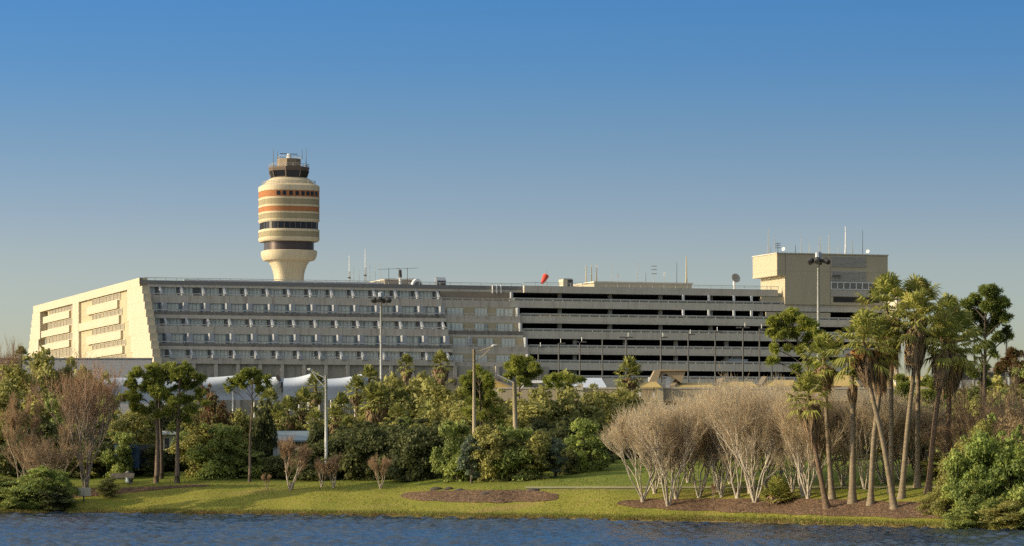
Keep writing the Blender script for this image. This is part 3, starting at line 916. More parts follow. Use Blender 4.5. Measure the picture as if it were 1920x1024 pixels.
# ------------------------------------------------------------------ things on the roofs
zroof_h=zr0-.9
def roofpt(px,v): 
    u=uu(px,v); return w2(u,v,0)
def zat(px,py,v): return hit(px,py,v)[1]
def mast(px,ytop,v,zb,r,label,mat='antenna',style='whip',grp=None):
    x,y,_=roofpt(px,v); zt=zat(px,ytop,v)
    o=empty('antenna_mast',(x,y,zb)); tag(o,label,'antenna',grp)
    h=zt-zb
    if style=='lattice':
        m=MB(); hl=h*.55
        for i in range(3):
            a=2*math.pi*i/3; m.tube([(.28*math.cos(a),.28*math.sin(a),0),(.18*math.cos(a),.18*math.sin(a),hl)],.05,4)
        for j in range(10):
            za=hl*j/10; zb_=hl*(j+1)/10
            for i in range(3):
                a=2*math.pi*i/3; b=2*math.pi*((i+1)%3)/3
                m.tube([(.27*math.cos(a),.27*math.sin(a),za),(.24*math.cos(b),.24*math.sin(b),zb_)],.03,3)
        m.build('lattice',M[mat],o)
        MB().tube([(0,0,hl),(0,0,h)],[.13,.08],5).build('whip',M['white'],o)
        MB().box(-.3,.3,-.3,.3,h*.36,h*.36+.25).build('mast_box',M['dark'],o)
    elif style=='yagi':
        MB().tube([(0,0,0),(0,0,h)],r,5).build('pole',M[mat],o)
        m=MB()
        for (zf,L) in ((.95,2.3),(.55,1.5)):
            m.tube([(-L,0,h*zf),(L,0,h*zf+.2)],.035,4)
            for i in range(7):
                xx=-L+2*L*i/6; m.tube([(xx,-.4,h*zf+.1*(xx/L+1)),(xx,.4,h*zf+.1*(xx/L+1))],.03,3)
        m.build('yagi_arms',M[mat],o)
    else:
        MB().tube([(0,0,0),(0,0,h*.3),(0,0,h)],[r*1.4,r,r*.6],5).build('pole',M[mat],o)
        if style=='panel': MB().box(-.22,.22,-.15,.15,h*.66,h*.92).build('panel',M['white'],o)
        if style=='dipole':
            m=MB()
            for zf in (.55,.75,.92): m.tube([(-.6,0,h*zf),(.6,0,h*zf)],.06,4)
            m.build('dipole_arms',M['dark'],o)
    return o
zrh=zroof_h
mast(655,479,14,zrh,.1,'shorter lattice antenna mast with white tip on the hotel roof','antenna','lattice')
mast(685,465.5,14,zrh,.1,'taller lattice antenna mast with white tip on the hotel roof','antenna','lattice')
for px,yt,l in ((663.3,502,'thin whip antenna between the two lattice masts, nearer the shorter'),(673.5,503,'thin whip antenna between the two lattice masts, nearer the taller'),(693.5,496,'first thin whip antenna right of the taller lattice mast'),(703.5,493,'second thin whip antenna right of the taller lattice mast'),(714,491,'third and tallest thin whip antenna right of the taller lattice mast')):
    mast(px,yt,14,zrh,.05,l,grp='whip antennas on the hotel roof')
mast(729,503,18,zrh,.06,'dark branched yagi antenna left of the roof chimney','dark','yagi')
mast(764,502,20,zrh,.06,'dark branched yagi antenna right of the roof chimney','dark','yagi')
def rbox(name,label,cat,pa,pb,ya,yb,v,dep,mat,lit=None):
    zb=zat((pa+pb)/2,yb,v); zt=zat((pa+pb)/2,ya,v); a=uu(pa,v); b=uu(pb,v)
    o=empty(name,(OX,OY,0),BA); tag(o,label,cat)
    return o,a,b,zb,zt
o,a,b,zb,zt=rbox('roof_hut','low brown flat hut behind the chimney on the hotel roof','roof hut',722,775,523.4,530,24,6,None)
MB().box(a,b,24,36,zrh-.1,zt-.25).build('wall',M['brown_wall'],o); MB().box(a-.2,b+.2,23.8,36.2,zt-.25,zt).build('roof',M['conc_ledge'],o)
o,a,b,zb,zt=rbox('roof_chimney','pale round chimney with black cap on the hotel roof','chimney',748,752.5,506,530,10,1,None)
MB().tube([((a+b)/2,10,zrh-.1),((a+b)/2,10,zt-1.6)],.27,10).build('pipe',M['white'],o,True); MB().tube([((a+b)/2,10,zt-1.6),((a+b)/2,10,zt-1.4),((a+b)/2,10,zt)],[.38,.4,.3],10).build('cap',M['dark'],o,True)
o,a,b,zb,zt=rbox('roof_fan','half round metal fan hood on the hotel roof','vent',769.5,792,523,533,5,1,None)
m=MB(); cx=(a+b)/2; rr_=(b-a)/2
pts=[(cx+rr_*math.cos(math.pi*i/14),4,zrh-.1+(zt-zrh+.1)*math.sin(math.pi*i/14)) for i in range(15)]
m.prism(pts,(0,1.6,0)).build('hood',M['white'],o)
pts=[(cx+rr_*.78*math.cos(math.pi*i/14),3.97,zrh-.1+(zt-zrh+.1)*.78*math.sin(math.pi*i/14)) for i in range(15)]
m=MB(); m.prism(pts,(0,-.06,0)).build('fan_face',M['dark'],o)
o,a,b,zb,zt=rbox('roof_vent','sloped metal vent box on the hotel roof, right of the fan hood','vent',817,834.5,520,532,5,1,None)
MB().prism([(a,6.0,zrh-.1),(a,4.2,zrh-.1),(a,4.2,zt-.7),(a,4.9,zt),(a,6.0,zt)],(b-a,0,0)).build('casing',M['metal'],o)
MB().box(a+.2,b-.2,4.1,4.195,zrh+.3,zt-.8).build('grille',M['bronze'],o)
# solar/skylight strips along the hotel roof edge
o=empty('roof_skylight',(OX,OY,0),BA); tag(o,'long low pale skylight strip along the hotel roof edge','skylight')
MB().prism([(uu(345,3),2.4,zrh-.05),(uu(345,3),2.9,zr0+.42),(uu(345,3),3.6,zr0+.42),(uu(345,3),3.6,zrh-.05)],(uu(720,3)-uu(345,3),0,0)).build('casing',paint('skylight_metal',(.42,.42,.42),.5),o)
m=MB()
# garage roof
zrg=zp0-.7
x,y,_=roofpt(1024,4)
o=empty('windsock',(x,y,zrg)); tag(o,'red windsock hanging on a thin roof mast','windsock')
hz=zat(1024,507,4)-zrg
MB().tube([(0,0,0),(0,0,hz)],.06,5).build('mast',M['antenna'],o)
sock=MB(); c0=Vector((-.1,-.2,hz-1.25)); ax=Vector((-.42,-.35,-.85)).normalized()
sock.tube([c0-ax*.25,c0+ax*.1,c0+ax*1.3,c0+ax*1.9],[.62,.68,.42,.30],12).build('sock',M['red'],o,True)
MB().tube([c0-ax*.30,c0-ax*.2],.34,10).build('hoop',paint('sock_inside',(.25,.02,.02),.8),o)
o,a,b,zb,zt=rbox('roof_cooler','cream cooling unit with dark louvre on the garage roof, right of the windsock','air conditioner',1056,1074.5,523.5,537,5,1,None)
MB().box(a,b,5,8,zrg-.05,zt).build('casing',M['cream'],o); MB().box(a+1.0,b-.1,4.9,4.995,zrg+.9,zt-.15).build('louvre',M['dark'],o)
MB().box(a+.2,b-.2,5.2,7.8,zt+.002,zt+.15).build('fan_cover',M['metal'],o)
o,a,b,zb,zt=rbox('roof_penthouse','low long cream penthouse on the garage roof under the row of antennas','penthouse',1115,1297,529,541,8,1,None)
MB().box(a,b,8,34,zrg-.05,zt-.3).build('wall',M['block'],o); MB().box(a-.25,b+.25,7.75,34.25,zt-.3,zt).build('roof',M['conc_ledge'],o)
zph=zt
for px,yt,st,mt,r,l in ((1099,498,'w','antenna_tan',.16,'leftmost of three thick tan poles left of the garage penthouse'),(1109,497.5,'w','antenna_tan',.16,'middle of three thick tan poles left of the garage penthouse'),(1118.5,496,'panel','antenna_tan',.15,'right of three thick tan poles, with a small white panel'),
    (1147,496,'w','antenna',.06,'thin grey antenna on the garage penthouse, next to the white panel antenna'),(1158.5,512,'panel','antenna',.07,'short antenna with white panel on the garage penthouse'),(1195,490,'w','antenna',.06,'thin tall antenna in the middle of the garage penthouse'),(1211,511,'w','dark',.05,'short dark whip antenna in the middle of the garage penthouse'),(1226.5,496,'dipole','antenna',.06,'thin antenna with small cross bars on the garage penthouse'),(1246,509,'panel','antenna',.05,'short antenna with a small head near the right end of the garage penthouse'),(1269,492,'w','dark',.06,'dark whip antenna beside the thick pole at the penthouse end'),(1287,481,'w','antenna_tan',.19,'thick tall tan pole at the right end of the garage penthouse')):
    mast(px,yt,14 if px<1120 else 18,zrg if px<1115 else zph-.05,r,l,mt,st)
x,y,_=roofpt(1379.5,6)
o=empty('satellite_dish',(x,y,zrg)); tag(o,'round grey satellite dish on a white stand on the garage roof','satellite dish')
hz=zat(1379,521.5,6)-zrg
MB().tube([(-.3,.3,0),(-.3,.3,hz-.3)],[.35,.25],8).build('stand',M['white'],o)
ax=Vector((.38,-.85,.3)).normalized(); m=MB(); qq=ax.to_track_quat('Z','Y'); rs=[]
for rr_,dd in ((.05,-.35),(.5,-.3),(.85,-.12),(1.05,.08),(1.02,.12),(.8,-.05),(.05,-.28)):
    rs.append([tuple(Vector((0,0,hz))+qq@Vector((rr_*math.cos(2*math.pi*i/20),rr_*math.sin(2*math.pi*i/20),dd))) for i in range(20)])
m.rings(rs).build('dish',paint('dish_grey',(.30,.29,.27),.6),o,True)
MB().tube([tuple(Vector((0,0,hz))+ax*-.2),tuple(Vector((0,0,hz))+ax*.8)],.05,5).build('feed',M['dark'],o)
# antennas on the service block
BLK=[(1440.5,430,'w','antenna_tan',.07,'tall thin antenna at the left corner of the service block roof'),(1445,462,'w','antenna',.05,'short thin antenna right beside the tall one at the block corner'),(1453,440,'w','antenna',.06,'second tall thin antenna near the left corner of the service block'),(1458.5,455,'dipole','dark',.06,'dark antenna with several cross bars near the block corner'),(1479,456,'w','antenna',.04,'faint thin antenna between the cross bar antenna and the dark stub'),(1491.5,459.5,'w','dark',.07,'short dark stub antenna left of the tall light mast head'),(1502,437,'w','antenna',.06,'tall thin antenna left of the tall light mast head'),(1517.5,454,'w','antenna_tan',.06,'tan antenna just left of the light mast head'),(1534.5,447,'w','antenna',.05,'thin antenna rising behind the light mast head'),(1538.5,441,'w','antenna_tan',.06,'tan antenna rising behind the light mast head'),(1554.5,441,'w','antenna_tan',.08,'tan antenna with dark base right of the light mast head'),(1571,452,'w','antenna',.04,'faint thin antenna left of the thick white mast'),(1585.5,425,'w','white',.17,'thick white tallest mast on the service block roof'),(1598.5,450,'w','antenna_tan',.07,'tan antenna with dark base right of the thick white mast'),(1617.5,431,'w','dark',.06,'tall dark thin antenna near the right end of the block roof')]
for px,yt,st,mt,r,l in BLK: mast(px,yt,VB+5,z_t+.2,r,l,mt,st)
for px,lb in ((1469,'small white dish on the left part of the service block roof'),(1627,'small dish on the right part of the service block roof')):
    x,y,_=roofpt(px,VB+3); o=empty('small_dish',(x,y,z_t+.2)); tag(o,lb,'satellite dish')
    hz=zat(px,467 if px<1500 else 471.5,VB+3)-z_t-.2
    MB().tube([(0,0,0),(0,0,hz)],.06,5).build('stand',M['antenna'],o)
    m=MB(); ax=Vector((-.5,-.8,.2)).normalized(); qq=ax.to_track_quat('Z','Y')
    m.rings([[tuple(Vector((0,0,hz))+qq@Vector((rr_*math.cos(2*math.pi*i/14),rr_*math.sin(2*math.pi*i/14),dd))) for i in range(14)] for rr_,dd in ((.03,-.15),(.3,-.06),(.42,.04),(.38,.03),(.03,-.08))]).build('dish',M['white'],o,True)

# ------------------------------------------------------------------ left grey wall in front of the hotel, tents, tan wall
WY=600.0
o=empty('roadside_wall',(0,WY,0)); tag(o,'long dark grey metal clad wall in front of the hotel end wall','wall')
zt=P(0,671,WY)[2]
MB().box(pxx(-260,WY),pxx(284,WY),0,1.2,4,zt-.25).build('cladding',M['bluewall'],o); MB().box(pxx(-260,WY)-.1,pxx(284,WY)+.1,-.12,1.3,zt-.25,zt).build('coping',paint('wall_coping',(.2,.2,.2),.7),o)
MB().box(pxx(283.2,WY),pxx(330,WY),.3,1.2,4,zt-1.2).build('return_wall',M['conc_dirty'],o)

def tent(px_a,px_b,Y,peaks,base_py,label,top_lo,depth_b=8,seam=None):
    """tensile roof parallel to the hotel: steep front skirt, upper part pulled forward towards each peak"""
    o=empty('tent_canopy',(0,Y,0)); tag(o,label,'tent')
    n=140; rows_=18
    Yp=lambda px: Y+(pxx(px,Y)-pxx(px_a,Y))*.317
    def prof(px):
        z=top_lo; fwd=0.0
        for (pp,ph,sl,sr) in peaks:
            d=px-pp; k=math.exp(-(abs(d)/(sl if d<0 else sr))**1.3); z-=ph*k
            fwd+=k
        return z,fwd
    def pt(px,f):
        zt_,fw=prof(px); Y0=Yp(px)
        zr=zp_raw(zt_,Y0); zb=zp_raw(base_py,Y0)
        if f<=.75:
            g=f/.75; z=zb+(zr-zb)*g
            lim=.42-.25*fw
            k=max(0,(g-.55)/.45)
            y=Y0-2.6*fw*max(0,g-.25)/.75*1.2+k*k*2.2*(1-.6*fw)
        else:
            g=(f-.75)/.25; z=zr-(zr-zb)*.5*g; y=Y0-2.34*fw+2.2*(1-.6*fw)+depth_b*g
        return (pxx(px,Y0),y-Y,z)
    m=MB()
    for j in range(rows_+1):
        for i in range(n+1): m.v.append(pt(px_a+(px_b-px_a)*i/n,j/rows_))
    for j in range(rows_):
        for i in range(n):
            a=j*(n+1)+i; m.f.append((a,a+1,a+n+2,a+n+1))
    m.build('canopy',M['tent'],o,True)
    for i in range(4):
        px=px_a+(px_b-px_a)*(i+.5)/4; p_=pt(px,.75)
        MB().tube([(p_[0],p_[1]+1.5,4),(p_[0],p_[1]+1.5,p_[2]-.4)],.15,6).build('mast',M['white'],o)
    if seam:
        for i in range(4):
            p_=pt(seam+4.6*i,.75*(1-(i+.42)/4.1)); x,y,z=p_
            MB().rings([[(x+.42*math.cos(a*.5236)-.22*math.sin(a*.5236),y+dy,z+.60*math.sin(a*.5236)) for a in range(12)] for dy in (-.35,-.05)]).build('seam_shade_patch',M['bronze'],o)  # dark patches painted as the shadowed gaps of the seam
def zp_raw(py,Y): return HC-(py-HY)*Y/F
tent(190,375,560,[(372,7,30,4)],757,'white tent canopy left of the pines, half hidden by trees',706)
tent(381,530,560,[(446,5,55,5),(525,3,30,4)],750,'white tent canopy behind the slender pine, left of the dark seam',708,8,524)
tent(531,606,557,[(588,10,28,4)],750,'white tent canopy with raised peak right of the dark seam',708.5)
tent(607,700,555,[(682,10,34,6)],750,'white tent canopy right of the grey lamp pole, beside the tan wall',709.5)
WY2=545.0
o=empty('tan_wall',(0,WY2,0)); tag(o,'tan concrete wall with small dark brackets right of the white tents','wall')
zt=P(0,705.5,WY2)[2]
xa,xb=pxx(698,WY2),pxx(945,WY2)
MB().prism([(xa,0,4),(xb,6,4),(xb,6,zt),(xa,0,zt)],(.2,1.2,0)).build('face',M['tanwall'],o)
m=MB()
for i in range(12):
    f=(i+.5)/12; x=xa+(xb-xa)*f; y=6*f
    m=MB().box(x-.25,x+.25,y-.5,y-.02,zt-1.3,zt-.4).box(x-.1,x+.1,y-.9,y-.5,zt-.75,zt-.4); m.build('bracket',M['dark'],o)
# little gable kiosk
KY=520.0
o=empty('gable_pavilion',(pxx(930,KY),KY,0)); tag(o,'ochre gabled pavilion roof with white corner beside the tan wall','pavilion')
kx=lambda px: pxx(px,KY)-pxx(930,KY)
zt=P(0,704.5,KY)[2]; ze=P(0,727,KY)[2]
MB().prism([(kx(879),0,ze),(kx(960),0,ze),(kx(906),0,zt)],(0,7,0)).build('gable',M['yellow'],o)
MB().prism([(kx(904),-.3,zt+.1),(kx(909),-.3,zt+.1),(kx(966),-.3,ze),(kx(959),-.3,ze)],(0,7.6,0)).build('roof',paint('pavilion_roof',(.26,.22,.17),.8),o)
MB().prism([(kx(872),-.3,ze),(kx(880),-.3,ze),(kx(909),-.3,zt+.12),(kx(903.9),-.3,zt+.3)],(0,7.6,0)).build('barge_board',M['white'],o)
MB().box(kx(882),kx(958),.2,6.8,4,ze-.01).build('wall',M['cream'],o)

# ------------------------------------------------------------------ elevated road with parapet, piers, awnings, canopy
EY=500.0
road=tag(empty('elevated_road',(0,EY,0)),'elevated road with pale parapet in front of the garage',None,None,'structure')
rxa,rxb=pxx(935,EY),pxx(2300,EY)
zp=P(0,729,EY)[2]
MB().box(rxa,rxb,.35,40,zp-2.0,zp-1.0).build('road_deck',M['conc_garage'],road)
MB().box(rxa,rxb,0,.34,zp-1.9,zp).build('parapet',M['tanwall'],road)
MB().box(rxa,rxb,-.1,.42,zp+.002,zp+.2).build('parapet_cap',M['conc_ledge'],road)
for px in (965,1088,1238,1400,1560,1720,1880):
    x=pxx(px,EY); MB().box(x-.9,x+.9,1,5,3,zp-2.01).build('pier',M['tanwall'],road)
for px in (1088,1238):
    x=pxx(px,EY); MB().box(x-.45,x+.45,-.4,-.11,zp-2.5,zp+.8).build('pilaster',M['cream'],road)
CY=505.0
can=empty('butterfly_canopy',(pxx(1245,CY),CY,0)); tag(can,'brown butterfly shaped concrete canopy on white columns above the road','canopy')
kx=lambda px: pxx(px,CY)-pxx(1245,CY); kz=lambda py: P(0,py,CY)[2]
MB().prism([(kx(1213),-3,kz(722)),(kx(1226),-3,kz(695.5)),(kx(1236),-3,kz(693.5)),(kx(1285),-3,kz(694.5)),(kx(1286),-3,kz(696)),(kx(1237),-3,kz(697)),(kx(1230),-3,kz(719))],(0,.5,0)).build('end_fascia',M['canopy'],can)
m=MB()
m.prism([(kx(1213),-2.6,kz(722)),(kx(1226),-2.6,kz(695)),(kx(1285),-2.6,kz(694)),(kx(1276),-2.6,kz(719)),(kx(1250),-2.6,kz(700))],(0,5,0))
m.build('roof',M['canopy'],can)
for px in (1218,1251):
    MB().box(kx(px)-.3,kx(px)+.3,-2,-1.5,kz(750),kz(708)).build('column',M['white'],can)
# low ochre roofs right of the canopy
def awning(pa,pb,y0,y1,Y,label):
    o=empty('awning_roof',(pxx((pa+pb)/2,Y),Y,0)); tag(o,label,'awning')
    c=(pa+pb)/2; kx=lambda px: pxx(px,Y)-pxx(c,Y); kz=lambda py: P(0,py,Y)[2]
    MB().prism([(kx(pa),-2.5,kz(y1)),(kx(pb),-2.5,kz(y1)),(kx(pb-8),2.5,kz(y0)),(kx(pa+14),2.5,kz(y0))],(-.05,0,.15)).build('roof',M['yellow'],o)
    MB().prism([(kx(pa)-.4,-2.6,kz(y1)-.1),(kx(pa)+.4,-2.6,kz(y1)-.1),(kx(pa+14)+.4,2.6,kz(y0)+.25),(kx(pa+14)-.4,2.6,kz(y0)+.25)],(-.3,0,.5)).build('end_board',M['canopy'],o)
    for px in (pa+10,pb-14): MB().box(kx(px)-.15,kx(px)+.15,-.2,.2,kz(745),kz((y0+y1)/2)).build('post',M['white'],o)
awning(1190,1240,717,728,497,'ochre low roof under the brown butterfly canopy')
awning(1262,1340,719,728,503,'ochre low roof right of the brown butterfly canopy')
awning(1345,1420,717,727,506,'ochre low roof behind the bare trees, below the white pickup')
awning(1425,1500,714,726,508,'ochre low roof left of the leaning pine')
awning(1505,1610,704,726,505,'bright yellow low roof behind the small dead palm')
awning(1615,1740,706,727,507,'bright yellow low roof behind the palm group')
# white tent and truck on the road
o=empty('event_tent',(pxx(1105,520),520,0)); tag(o,'small white sloping tent roof behind the cream road parapet','tent')
kx=lambda px: pxx(px,520)-pxx(1105,520); kz=lambda py:P(0,py,520)[2]
MB().prism([(kx(1070),-2,kz(727)),(kx(1136),-2,kz(727)),(kx(1128),1.5,kz(711)),(kx(1092),1.5,kz(711))],(0,.3,.25)).build('roof',M['tent'],o)
MB().box(kx(1072),kx(1134),-1.8,3,kz(735),kz(727)).build('side_wall',M['white'],o)

def wheel(m,x,y,z,r=.34,w_=.22,ns=14):
    m.rings([[(x+r*math.cos(2*math.pi*i/ns),yy,z+r*math.sin(2*math.pi*i/ns)) for i in range(ns)] for yy in (y-w_/2,y+w_/2)])
    return m
def vehicle(kind,loc,rz,paintm,label,cat):
    o=empty({'pickup':'pickup_truck','car':'parked_car','van':'delivery_van','bus':'shuttle_bus'}[kind],loc,rz); tag(o,label,cat)
    if kind=='pickup':
        L=5.4; prof=[(-2.7,.45),(2.65,.45),(2.7,.8),(2.6,1.05),(1.35,1.15),(.65,1.80),(-.95,1.84),(-1.15,1.12),(-2.7,1.12)]
        win=[(1.05,1.2),(.58,1.68),(-.25,1.7),(-.25,1.2)]; win2=[(-.35,1.2),(-.35,1.7),(-.85,1.7),(-.95,1.2)]
        wx=(1.75,-1.65)
    elif kind=='car':
        prof=[(-2.2,.4),(2.2,.4),(2.25,.7),(2.1,.88),(1.1,.98),(.4,1.42),(-1.1,1.45),(-1.8,1.02),(-2.2,.95)]
        win=[(.95,1.0),(.38,1.36),(-.3,1.38),(-.3,1.0)]; win2=[(-.38,1.0),(-.38,1.38),(-1.05,1.38),(-1.5,1.02)]; wx=(1.4,-1.35)
    elif kind=='van':
        prof=[(-2.9,.45),(2.9,.45),(2.95,1.0),(2.7,1.25),(2.0,2.2),(1.5,2.45),(-2.9,2.45)]
        win=[(2.5,1.3),(1.95,2.05),(1.1,2.05),(1.1,1.3)]; win2=[(.9,1.3),(.9,2.05),(-2.5,2.05),(-2.5,1.3)]; wx=(1.9,-1.8)
    else:
        prof=[(-4.5,.4),(4.5,.4),(4.55,2.3),(4.2,3.0),(3.8,3.1),(-4.4,3.1),(-4.55,2.8)]
        win=[(4.1,1.5),(3.9,2.6),(2.6,2.6),(2.6,1.5)]; win2=[(2.4,1.5),(2.4,2.6),(-4.2,2.6),(-4.2,1.5)]; wx=(3.0,-2.8)
    W=.92 if kind in('pickup','car') else 1.1
    m=MB().prism([(x,-W,z) for x,z in prof],(0,2*W,0)); m.build('body',paintm,o)
    for wn_ in (win,win2):
        for s in (-1,1):
            MB().prism([(x,s*(W+.004),z) for x,z in wn_],(0,-s*.02,0)).build('window',M['wdark'],o)
    for x in wx:
        for s in (-1,1):
            wheel(MB(),x,s*(W-.1),.34).build('wheel',M['tyre'],o)
    return o
# vehicles in the garage: level whose railing shows them
def deckz(k): return zz(1200,op[k+1][0],gv(k))+.55
def gcar(px,k,kind,pm,label,cat,vo=2.6,py=None):
    vk=gv(k); u=uu(px,vk+vo); x,y,_=w2(u,vk+vo,0)
    return vehicle(kind,(x,y,deckz(k)),BA+math.pi,pm,label,cat)
pk=gcar(1377,4,'pickup',M['carwhite'],'white pickup truck on the fifth garage deck behind the railing','pickup truck',3.8)
pk.location.z=zz(1377,683.5,gv(4)+3.8)
gcar(1281,4,'car',M['cardark'],'dark car on the fifth garage deck, left of the white pickup','car',4.0)
gcar(1318,4,'car',M['cardark'],'dark car on the fifth garage deck, right next to the white pickup','car',5.0)
gcar(1141,0,'car',M['cardark'],'dark blue car on the top garage deck','car',4.0)
for px,k,pm,lb in ((1015,0,'cargrey','grey car on the top garage deck near its left end'),(1232,0,'cardark','dark car on the top garage deck below the row of antennas'),(1070,2,'cargrey','grey car on the third garage deck near its left end'),(1205,2,'carblue','blue car in the middle of the third garage deck'),(1310,2,'cardark','dark car on the third garage deck toward the right'),(1112,3,'cargrey','grey car on the fourth garage deck, left of the double headed lamp'),(1215,3,'cardark','dark car on the fourth garage deck, above the butterfly canopy'),(1340,3,'carblue','blue car on the fourth garage deck, above the white pickup'),(1035,4,'cardark','dark car on the fifth garage deck at the left'),(1110,4,'cargrey','grey car on the fifth garage deck, above the white tent roof'),(1075,5,'cargrey','pale grey car on the lowest garage deck above the white tent roof'),(1330,5,'cardark','dark car on the lowest garage deck, right of the butterfly canopy')):
    gcar(px,k,'car',M[pm],lb,'car',3.9)
c=vehicle('car',(pxx(1575,498),503,zp-.999),0.1,M['carred'],'red car on the elevated road behind the palms','car')
vehicle('van',(pxx(1752,480),EY+6,zp-.999),.05,M['carwhite'],'white van on the elevated road at the right, between palm and tall pine','van')
vehicle('van',(pxx(1012,500),EY+8,zp-.999),.0,M['carwhite'],'white van on the elevated road left of the white tent roof','van')
bx,by,_=ground_hit(256,888)
vehicle('van',(bx,by,gz(bx,by)),R(80),M['bus_blue'],'blue van half hidden behind the left trees','van')

# ------------------------------------------------------------------ lamp posts
def zp_(py,Y): return HC-(py-HY)*Y/F
def highmast(px,Y,ytop,label,rpx):
    x=pxx(px,Y); g=4.0; zt=zp_(ytop,Y)
    o=empty('light_mast',(x,Y,g)); tag(o,label,'light mast')
    h=zt-g; r=rpx*Y/F/2
    MB().tube([(0,0,0),(0,0,h-.6)],[r*1.25,r*.9],10).build('pole',M['pole_white'],o,True)
    MB().tube([(0,0,h-1.6),(0,0,h-1.2)],[.9,.9],12).build('ring',M['dark'],o)
    MB().tube([(0,0,h-.9),(0,0,h-.2),(0,0,h)],[.5,.5,.2],10).build('head',M['metal'],o)
    for i in range(6):
        a=2*math.pi*i/6+.3; c,s=math.cos(a),math.sin(a)
        MB().tube([(c*.7,s*.7,h-1.25),(c*1.15,s*1.15,h-1.3),(c*1.75,s*1.75,h-1.65)],[.25,.48,.36],8).build('lamp',M['dark'],o)
highmast(714.5,545,547,'tall white light mast standing before the hotel balconies',4.4)
highmast(1534.5,470,471.5,'tall white light mast standing before the service block',5.2)
def cobra(px,Y,ytop,ax,ay,label,mat,rpx,base=None):
    x=pxx(px,Y); g=gz(x,Y); zt=zp_(ytop,Y)
    o=empty('street_lamp',(x,Y,g-.1)); tag(o,label,'street lamp')
    h=zt-g+.1; r=rpx*Y/F/2
    MB().tube([(0,0,0),(0,0,h)],[r*1.35,r*.85],10).build('pole',M[mat],o,True)
    ex=(ax-px)*Y/F; ez=zp_(ay,Y)-g+.1
    for dz in (0,-.8):
        MB().tube([(0,0,h-.3+dz),(ex*.45,0,(h-.3+dz)*.55+ez*.45),(ex*.8,0,ez-.1)],[.045,.04,.035],5).build('arm',M[mat],o)
    MB().tube([(ex*.78,0,ez-.1),(ex*.88,0,ez),(ex*1.03,0,ez+.02)],[.06,.12,.07],8).build('lamp_head',M['pole_white'],o)
cobra(889,263.5,655,930,648,'tan concrete street lamp with arm reaching right, before the hotel','pole_tan',6.2)
cobra(611.5,265,703,577,693,'grey street lamp with arm reaching left, before the white tents','pole_white',5.2)
WP=263.5; x=pxx(968,WP); g=gz(x,WP)
o=empty('wooden_pole',(x,WP,g-.1)); tag(o,'plain tan wooden pole standing below the pale round pine crown','pole')
MB().tube([(0,0,0),(-.15,0,zp_(714,WP)-g)],[.22,.17],8).build('pole',M['pole_tan'],o,True)
MB().tube([(-.15,0,zp_(716,WP)-g),(-1.6,0,zp_(700,WP)-g)],[.05,.04],5).build('arm',M['pole_white'],o)
LOTS=[(1009.5,651,1,'first small dark parking lamp from the left, beside the round pine crown'),(1047.5,644,1,'second small dark parking lamp from the left'),(1087,641,2,'third dark parking lamp from the left, behind the cream pilaster'),(1129.5,636,0,'headless dark parking pole between the third lamp and the lone fan palm'),(1174,632.5,2,'dark double headed parking lamp above the lone fan palm'),(1239,632.5,1,'dark parking lamp above the brown butterfly canopy'),(1290.5,627,1,'dark parking lamp just right of the brown butterfly canopy'),(1341,622,1,'dark parking lamp left of the white pickup'),(1393,614,2,'dark tall parking lamp right of the white pickup'),(1424,617,1,'dark parking lamp left of the leaning pine'),(1447,640,0,'rightmost short dark parking pole at the leaning pine'),(1516,650,0,'thin pale parking pole behind the leaning pine trunk')]
for px,yt,hd,lb in LOTS:
    Y=548.0; x=pxx(px,Y); o=empty('parking_lamp',(x,Y,4)); tag(o,lb,'parking lamp','dark lamps in front of the garage')
    h=zp_(yt,Y)-4
    MB().tube([(0,0,0),(0,0,h)],[.2,.13],6).build('pole',M['dark'],o)
    if hd:
        for s in ((1,) if hd==1 else (-1,1)):
            MB().box(.12*s,1.15*s,-.22,.22,h-.12,h+.1).build('lamp_head',M['dark'],o)
        MB().tube([(.35,0,h+.1),(.35,0,h+.8)],.05,4).build('photocell',M['white'],o)
for px,yt,lb in ((1827,609,'dark lamp with flat head before the tall right pine'),(1887,621,'dark lamp behind the edge of the tall right pine')):
    Y=470; x=pxx(px,Y); o=empty('parking_lamp',(x,Y,4)); tag(o,lb,'parking lamp')
    h=zp_(yt,Y)-4
    MB().tube([(0,0,0),(0,0,h)],[.2,.13],6).build('pole',M['dark'],o)
    MB().box(-1.1,.1,-.22,.22,h-.14,h+.12).build('lamp_head',M['dark'],o)
# right hand low building behind the pine
o=empty('low_building',(pxx(1880,560),560,0)); tag(o,'low pale flat roofed building far right behind the tall pine','building')
kx=lambda px: pxx(px,560)-pxx(1880,560); kz=lambda py:P(0,py,560)[2]
MB().box(kx(1785),kx(2100),0,20,4,kz(697)).build('wall',M['conc_garage'],o); MB().box(kx(1780),kx(2105),-1,21,kz(697)+.005,kz(690)).build('roof',M['conc_ledge'],o)
MB().box(kx(1800),kx(2080),-.05,-.002,kz(712),kz(700)).build('window_band',M['wdark'],o)
for i in range(6): 
    x=kx(1800+45*i); MB().box(x-.2,x+.2,-.4,-.06,4,kz(697.5)).build('column',M['white'],o)

